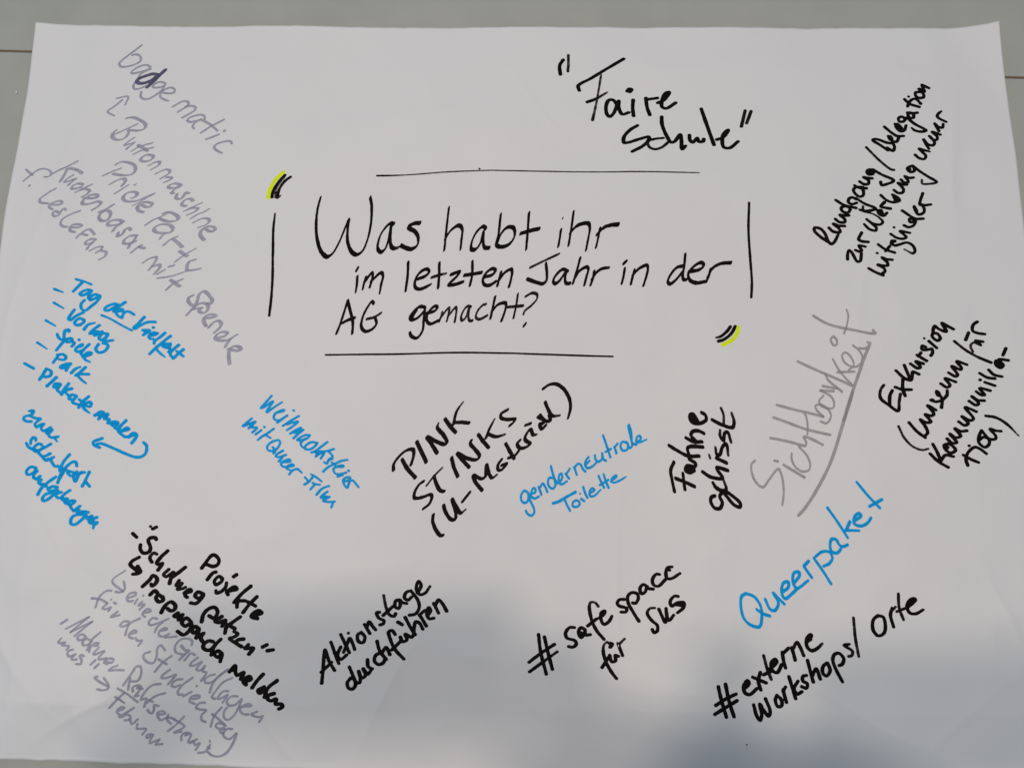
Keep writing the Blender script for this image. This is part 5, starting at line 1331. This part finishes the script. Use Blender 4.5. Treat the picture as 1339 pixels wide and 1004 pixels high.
def ink_mesh(strokes, W, T, ang, seed, layered):
    """area swept by the nib along all strokes of a line, traced as one flat mesh (marching squares)"""
    r = np.random.default_rng(seed)
    allp = np.vstack([s[0] for s in strokes])
    x0, y0 = allp.min(0) - W - 1.5
    x1, y1 = allp.max(0) + W + 1.5
    nx, ny = int((x1 - x0) / CELL) + 2, int((y1 - y0) / CELL) + 2
    F = np.full((ny, nx), 9.0)
    N = np.zeros((ny, nx))
    D = np.zeros((ny, nx))
    c, s = math.cos(math.radians(-ang)), math.sin(math.radians(-ang))
    a, bb = W / 2 + 0.2, T / 2 + 0.2      # ink spreads a little into the paper
    for pts, mul in strokes:
        sp, sm = spline(pts, mul)
        ph, ph2 = r.uniform(0, 6.28, 2)
        sm = sm * (1 + 0.05 * np.sin(np.arange(len(sm)) * 0.35 + ph) + 0.03 * np.sin(np.arange(len(sm)) * 0.9 + ph2))
        G = np.full((ny, nx), 9.0)
        M = np.ones((ny, nx))
        for i in range(len(sp) - 1):
            p, q = sp[i], sp[i + 1]
            m0, m1 = sm[i], sm[i + 1]
            pad = a * max(m0, m1) + 0.9
            i0, i1 = int((min(p[0], q[0]) - pad - x0) / CELL), int((max(p[0], q[0]) + pad - x0) / CELL) + 2
            j0, j1 = int((min(p[1], q[1]) - pad - y0) / CELL), int((max(p[1], q[1]) + pad - y0) / CELL) + 2
            i0, j0 = max(i0, 0), max(j0, 0)
            X = x0 + np.arange(i0, min(i1, nx)) * CELL
            Y = y0 + np.arange(j0, min(j1, ny)) * CELL
            X, Y = np.meshgrid(X, Y)
            U, V = ((X - p[0]) * c + (Y - p[1]) * s) / a, (-(X - p[0]) * s + (Y - p[1]) * c) / bb
            eu, ev = ((q[0] - p[0]) * c + (q[1] - p[1]) * s) / a, (-(q[0] - p[0]) * s + (q[1] - p[1]) * c) / bb
            t = np.clip((U * eu + V * ev) / max(eu * eu + ev * ev, 1e-9), 0, 1)
            d = np.hypot(U - t * eu, V - t * ev) - (m0 + (m1 - m0) * t)
            sub = G[j0:j0 + d.shape[0], i0:i0 + d.shape[1]]
            near = d * bb < sub
            sub[near] = (d * bb)[near]
            M[j0:j0 + d.shape[0], i0:i0 + d.shape[1]][near] = (m0 + (m1 - m0) * t)[near]
        D = np.where(G < F, np.clip((0.92 - M) / 0.4, 0, 1), D)
        F = np.minimum(F, G)
        N += np.clip(0.5 - G / 0.3, 0, 1)
    gx, gy = np.meshgrid(x0 + np.arange(nx) * CELL, y0 + np.arange(ny) * CELL)
    F = F + 0.07 * vnoise(gx, gy, 1.1, seed + 1) + 0.05 * vnoise(gx, gy, 0.5, seed + 2)
    inside = F < 0
    verts, faces, lay, cache = [], [], [], {}

    def node(i, j):
        k = (i, j)
        if k not in cache:
            cache[k] = len(verts)
            verts.append((x0 + i * CELL, y0 + j * CELL))
            lay.append((N[j, i], D[j, i]))
        return cache[k]

    def cut(i, j, i2, j2):
        k = (i, j, i2, j2) if (i, j) < (i2, j2) else (i2, j2, i, j)
        if k not in cache:
            fa, fb = F[k[1], k[0]], F[k[3], k[2]]
            t = fa / (fa - fb)
            cache[k] = len(verts)
            verts.append((x0 + (k[0] + (k[2] - k[0]) * t) * CELL, y0 + (k[1] + (k[3] - k[1]) * t) * CELL))
            lay.append((max(N[k[1], k[0]], N[k[3], k[2]]), max(D[k[1], k[0]], D[k[3], k[2]])))
        return cache[k]

    cnt = inside[:-1, :-1].astype(int) + inside[1:, :-1] + inside[:-1, 1:] + inside[1:, 1:]
    maxrun = 1 if layered else 7
    for j in range(ny - 1):
        row = np.nonzero(cnt[j])[0]
        k = 0
        while k < len(row):
            i = int(row[k])
            if cnt[j, i] == 4:
                e = i
                while k + 1 < len(row) and row[k + 1] == e + 1 and cnt[j, e + 1] == 4 and e - i < maxrun - 1:
                    e += 1
                    k += 1
                faces.append((node(i, j), node(e + 1, j), node(e + 1, j + 1), node(i, j + 1)))
            else:
                cs = [(i, j), (i + 1, j), (i + 1, j + 1), (i, j + 1)]
                st = [inside[q[1], q[0]] for q in cs]
                poly = []
                for n in range(4):
                    A, B = cs[n], cs[(n + 1) % 4]
                    if st[n]:
                        poly.append(node(*A))
                    if st[n] != st[(n + 1) % 4]:
                        poly.append(cut(*A, *B))
                if len(poly) >= 3:
                    faces.append(tuple(poly))
            k += 1
    V = np.array(verts) / 1000.0
    Z = paper_z(V[:, 0], V[:, 1]) + 0.00012
    lay = np.array(lay)
    return np.column_stack([V, Z]), faces, np.clip(lay[:, 0] - 1.0, 0, 1), lay[:, 1]


def build_writing():
    note = colour = None
    lines, cur = [], None
    for ln in DATA.strip().split('\n'):
        if ln[0] == 'N':
            key, colour = ln[2:].split('|')
            note = key
        elif ln[0] == 'L':
            f = ln[2:].split('|')
            cur = dict(note=note, name=f[0], nib=[float(q) for q in f[1].split()], colour=f[2] if len(f) > 2 else colour, strokes=[])
            lines.append(cur)
        else:
            cur['strokes'].append(parse_stroke(ln))
    parents = {}
    for n, L in enumerate(lines):
        if L['note'] not in parents:
            nm, lab = NOTE[L['note']]
            parents[L['note']] = tag(empty(nm, (0, 0, 0), sheet), lab)
        par = parents[L['note']]
        lay = L['colour'] in ("silver", "grey", "blue", "violet")
        V, F, A, D = ink_mesh(L['strokes'], *L['nib'], 100 + 7 * n, lay)
        lift = {"violet": 0.00006, "yellow": -0.00004}.get(L['colour'], 0.0)
        V[:, 2] += lift + 0.000012 * (n % 3)
        nm = SUB.get(L['name'], "frame_line" if L['note'] == "frame_line" else "text_line")
        o = mesh_obj(nm, V, F, INK[L['colour']], par)
        if lay:
            at = o.data.attributes.new("layers", 'FLOAT', 'POINT')
            at.data.foreach_set("value", A.astype(np.float32))
        elif D.max() > 0.05:
            at = o.data.attributes.new("dry", 'FLOAT', 'POINT')
            at.data.foreach_set("value", D.astype(np.float32))


build_writing()
# a white crumb of torn paper lies on the table beside the left edge
bm = bmesh.new()
bmesh.ops.create_icosphere(bm, subdivisions=2, radius=0.0011)
for v in bm.verts:
    v.co = Vector((v.co.x * 0.8, v.co.y * 1.2, v.co.z * 0.6)) * (1 + 0.25 * math.sin(v.co.x * 5000 + v.co.y * 3000))
cr = bm_obj("paper_crumb", bm, paper_mat, None, True)
cr.location = (-0.5062, 0.2822, 0.0006)
tag(cr, "tiny white crumb on the grey table beside the left edge of the sheet", "crumb")

# ------------------------------------------------------------------ the photographer, whose hands and phone shade the lower part of the sheet
skin_mat, nt, b = material("skin", (0.55, 0.36, 0.27), 0.5, 0.4)
vary(nt, b, (0.52, 0.33, 0.25), (0.60, 0.40, 0.31), 30.0)
wool_mat, nt, b = material("dark_blue_knit", (0.05, 0.07, 0.13), 0.9, 0.2)
tc, _ = vary(nt, b, (0.04, 0.06, 0.11), (0.065, 0.085, 0.15), 120.0)
add_bump(nt, b, tc, 500.0, 0.3, 0.001)
denim_mat, nt, b = material("dark_denim", (0.03, 0.04, 0.07), 0.85, 0.2)
vary(nt, b, (0.025, 0.033, 0.06), (0.045, 0.055, 0.09), 200.0)
hair_mat, nt, b = material("brown_hair", (0.05, 0.03, 0.02), 0.6, 0.3)
vary(nt, b, (0.035, 0.022, 0.014), (0.07, 0.045, 0.03), 90.0)
phone_mat, nt, b = material("black_phone_shell", (0.01, 0.01, 0.012), 0.3, 0.5)
glass_mat, nt, b = material("phone_glass", (0.005, 0.005, 0.006), 0.08, 0.5)


def grow(name, joints, bones, mat, parent, levels=2):
    """one continuous body grown along a joint skeleton"""
    names = list(joints)
    me = bpy.data.meshes.new(name)
    me.from_pydata([joints[n][0] for n in names], [(names.index(a), names.index(c)) for a, c in bones], [])
    o = bpy.data.objects.new(name, me)
    COL.objects.link(o)
    md = o.modifiers.new("skin", 'SKIN')
    md.use_smooth_shade = True
    if not me.skin_vertices:
        me.skin_vertices.new() if hasattr(me.skin_vertices, "new") else None
    for k, n in enumerate(names):
        r = joints[n][1]
        r = (r, r) if not isinstance(r, tuple) else r
        me.skin_vertices[0].data[k].radius = r
        me.skin_vertices[0].data[k].use_root = (k == 0)
    sd = o.modifiers.new("smooth", 'SUBSURF')
    sd.levels = sd.render_levels = levels
    me.materials.append(mat)
    o.parent = parent
    return o


person = tag(empty("person"), "person in a dark blue jumper leaning over the table and photographing the sheet", "person")
CM = cam.matrix_basis if False else Matrix.LocRotScale(cam.location, Euler(cam.rotation_euler), None)
pc = CM @ Vector((-0.036, 0.006, 0.008))           # centre of the phone held flat above the sheet
ex, ey, ez = (CM.to_3x3() @ Vector(a) for a in ((1, 0, 0), (0, 1, 0), (0, 0, 1)))
J = {
    "pelvis": ((0.03, -0.66, 0.16), (0.15, 0.11)), "waist": ((0.03, -0.65, 0.33), (0.135, 0.10)), "chest": ((0.03, -0.63, 0.53), (0.16, 0.11)),
    "neckbase": ((0.03, -0.61, 0.69), (0.075, 0.06)), "neck": ((0.03, -0.575, 0.755), 0.052), "skull": ((0.03, -0.54, 0.845), (0.075, 0.088)),
    "crown": ((0.03, -0.535, 0.915), (0.062, 0.072)), "chin": ((0.03, -0.475, 0.80), 0.03),
}
B = [("pelvis", "waist"), ("waist", "chest"), ("chest", "neckbase"), ("neckbase", "neck"), ("neck", "skull"), ("skull", "crown"), ("skull", "chin")]
for s, tagn in ((-1, "L"), (1, "R")):
    hand = pc + ex * (0.092 if s > 0 else -0.098) - ey * (0.031 if s > 0 else 0.006) + ez * 0.004
    wrist = hand + (Vector((0.056, -0.014, -0.012)) if s > 0 else Vector((-0.038, -0.050, -0.016)))
    elbow = Vector((0.335, -0.28, 0.62)) if s > 0 else Vector((-0.26, -0.40, 0.53))
    J.update({
        "shoulder" + tagn: ((0.03 + s * 0.175, -0.62, 0.635), 0.062), "upper" + tagn: (tuple(Vector((0.03 + s * 0.235, -0.46 if s > 0 else -0.53, 0.615 if s > 0 else 0.585))), 0.049),
        "elbow" + tagn: (tuple(elbow), 0.041), "fore" + tagn: (tuple(elbow.lerp(wrist, 0.4)), 0.038), "wrist" + tagn: (tuple(wrist), (0.028, 0.02)),
        "palm" + tagn: (tuple(hand + Vector((s * 0.014, -0.022, -0.012))), (0.034, 0.015)),
        "hip" + tagn: ((0.03 + s * 0.09, -0.66, 0.10), 0.095), "thigh" + tagn: ((0.03 + s * 0.10, -0.655, -0.12), 0.078), "knee" + tagn: ((0.03 + s * 0.105, -0.65, -0.28), 0.055),
        "calf" + tagn: ((0.03 + s * 0.105, -0.67, -0.42), 0.052), "ankle" + tagn: ((0.03 + s * 0.105, -0.67, -0.66), 0.037), "toe" + tagn: ((0.03 + s * 0.115, -0.53, -0.72), 0.03),
    })
    B += [("chest", "shoulder" + tagn), ("shoulder" + tagn, "upper" + tagn), ("upper" + tagn, "elbow" + tagn), ("elbow" + tagn, "fore" + tagn), ("fore" + tagn, "wrist" + tagn),
          ("wrist" + tagn, "palm" + tagn), ("pelvis", "hip" + tagn), ("hip" + tagn, "thigh" + tagn), ("thigh" + tagn, "knee" + tagn), ("knee" + tagn, "calf" + tagn),
          ("calf" + tagn, "ankle" + tagn), ("ankle" + tagn, "toe" + tagn)]
    # fingers lie along the far side of the phone and curl over its end, the thumb comes up on the screen side
    base = Vector(J["palm" + tagn][0])
    for k in range(4):
        kn = base + ex * (-s * 0.004 + s * 0.006) + ey * (0.030 - 0.0175 * k + 0.012) + ez * (-0.004)
        ln = (0.040, 0.046, 0.043, 0.034)[k]
        m = kn + ex * (s * 0.010) + ey * 0.012 + ez * (-0.016)
        tip = m - ex * (s * ln) + ez * (-0.002)
        for nm, co, r in (("kn", kn, 0.0105), ("mid", m, 0.0095), ("tip", tip, 0.0078)):
            J[f"{nm}{k}{tagn}"] = (tuple(co), r)
        B += [("palm" + tagn, f"kn{k}{tagn}"), (f"kn{k}{tagn}", f"mid{k}{tagn}"), (f"mid{k}{tagn}", f"tip{k}{tagn}")]
    t1 = base - ey * 0.006 + ez * 0.022 - ex * (s * 0.008)
    t2 = t1 - ex * (s * 0.034) + ey * 0.022 + ez * 0.002
    J["th1" + tagn] = (tuple(t1), 0.0125)
    J["th2" + tagn] = (tuple(t2), 0.010)
    B += [("palm" + tagn, "th1" + tagn), ("th1" + tagn, "th2" + tagn)]
body = grow("body", J, B, skin_mat, person)


def wear(name, keys, bones, extra, mat, over=None):
    d = {k: (J[k][0], tuple(q + extra for q in J[k][1]) if isinstance(J[k][1], tuple) else J[k][1] + extra) for k in keys}
    if over:
        d.update(over)
    return grow(name, d, bones, mat, person)


up = ["chest", "waist", "pelvis", "neckbase"] + [a + t for t in "LR" for a in ("shoulder", "upper", "elbow", "fore")]
ub = [("chest", "waist"), ("waist", "pelvis"), ("chest", "neckbase")]
lo = ["pelvis"] + [a + t for t in "LR" for a in ("hip", "thigh", "knee", "calf", "ankle")]
lb = []
cuffs = {}
for t in "LR":
    ub += [("chest", "shoulder" + t), ("shoulder" + t, "upper" + t), ("upper" + t, "elbow" + t), ("elbow" + t, "fore" + t), ("fore" + t, "cuff" + t)]
    cuffs["cuff" + t] = (tuple(Vector(J["fore" + t][0]).lerp(Vector(J["wrist" + t][0]), 0.8)), 0.036)
    lb += [("pelvis", "hip" + t), ("hip" + t, "thigh" + t), ("thigh" + t, "knee" + t), ("knee" + t, "calf" + t), ("calf" + t, "ankle" + t)]
wear("jumper", up, ub, 0.012, wool_mat, cuffs)
wear("trousers", lo, lb, 0.011, denim_mat)
for t in "LR":
    grow("shoe", {"heel": ((J["ankle" + t][0][0], -0.69, -0.712), 0.036), "ball": ((J["toe" + t][0][0], -0.56, -0.718), 0.038), "end": ((J["toe" + t][0][0], -0.49, -0.722), 0.03)},
         [("heel", "ball"), ("ball", "end")], phone_mat, person)
grow("hair", {"top": ((0.03, -0.55, 0.935), (0.068, 0.066)), "back": ((0.03, -0.60, 0.875), (0.07, 0.045)), "nape": ((0.03, -0.61, 0.80), (0.055, 0.03)), "front": ((0.03, -0.495, 0.935), (0.055, 0.03))},
     [("top", "back"), ("back", "nape"), ("top", "front")], hair_mat, person)
face = Vector((0.03, -0.462, 0.845))
grow("nose", {"bridge": ((0.03, -0.463, 0.862), 0.008), "tip": ((0.03, -0.441, 0.826), 0.012)}, [("bridge", "tip")], skin_mat, person, 1)
for s in (-1, 1):
    for nm, r, dy, mt in (("eye", 0.012, 0.0, material("eye_white", (0.75, 0.73, 0.70), 0.2, 0.5)[0]), ("iris", 0.006, 0.0085, phone_mat)):
        bm = bmesh.new()
        bmesh.ops.create_uvsphere(bm, u_segments=16, v_segments=10, radius=r, matrix=Matrix.Translation((0.03 + s * 0.031, -0.474 + dy, 0.853)))
        bm_obj(nm, bm, mt, person, True)
    grow("ear", {"a": ((0.03 + s * 0.078, -0.545, 0.865), (0.008, 0.016)), "b": ((0.03 + s * 0.077, -0.535, 0.828), (0.006, 0.012))}, [("a", "b")], skin_mat, person, 1)
grow("lips", {"a": ((0.01, -0.456, 0.798), 0.005), "m": ((0.03, -0.45, 0.80), 0.007), "b": ((0.05, -0.456, 0.798), 0.005)}, [("a", "m"), ("m", "b")],
     material("lips", (0.45, 0.2, 0.18), 0.45, 0.4)[0], person, 1)

# the phone, lens level with the viewpoint
phone = tag(empty("smartphone", pc), "black phone held flat in both hands above the sheet", "phone")
phone.rotation_euler = cam.rotation_euler
bm_obj("shell", box_bm(-0.078, 0.078, -0.038, 0.038, -0.004, 0.004, 0.003, 3), phone_mat, phone, True)
bm_obj("screen", box_bm(-0.075, 0.075, -0.035, 0.035, 0.0042, 0.0047, 0.0002, 1), glass_mat, phone)
bm = bmesh.new()
bmesh.ops.create_cone(bm, cap_ends=True, segments=32, radius1=0.006, radius2=0.006, depth=0.001, matrix=Matrix.Translation((0.036, -0.006, -0.0047)))
bm_obj("lens", bm, glass_mat, phone, True)
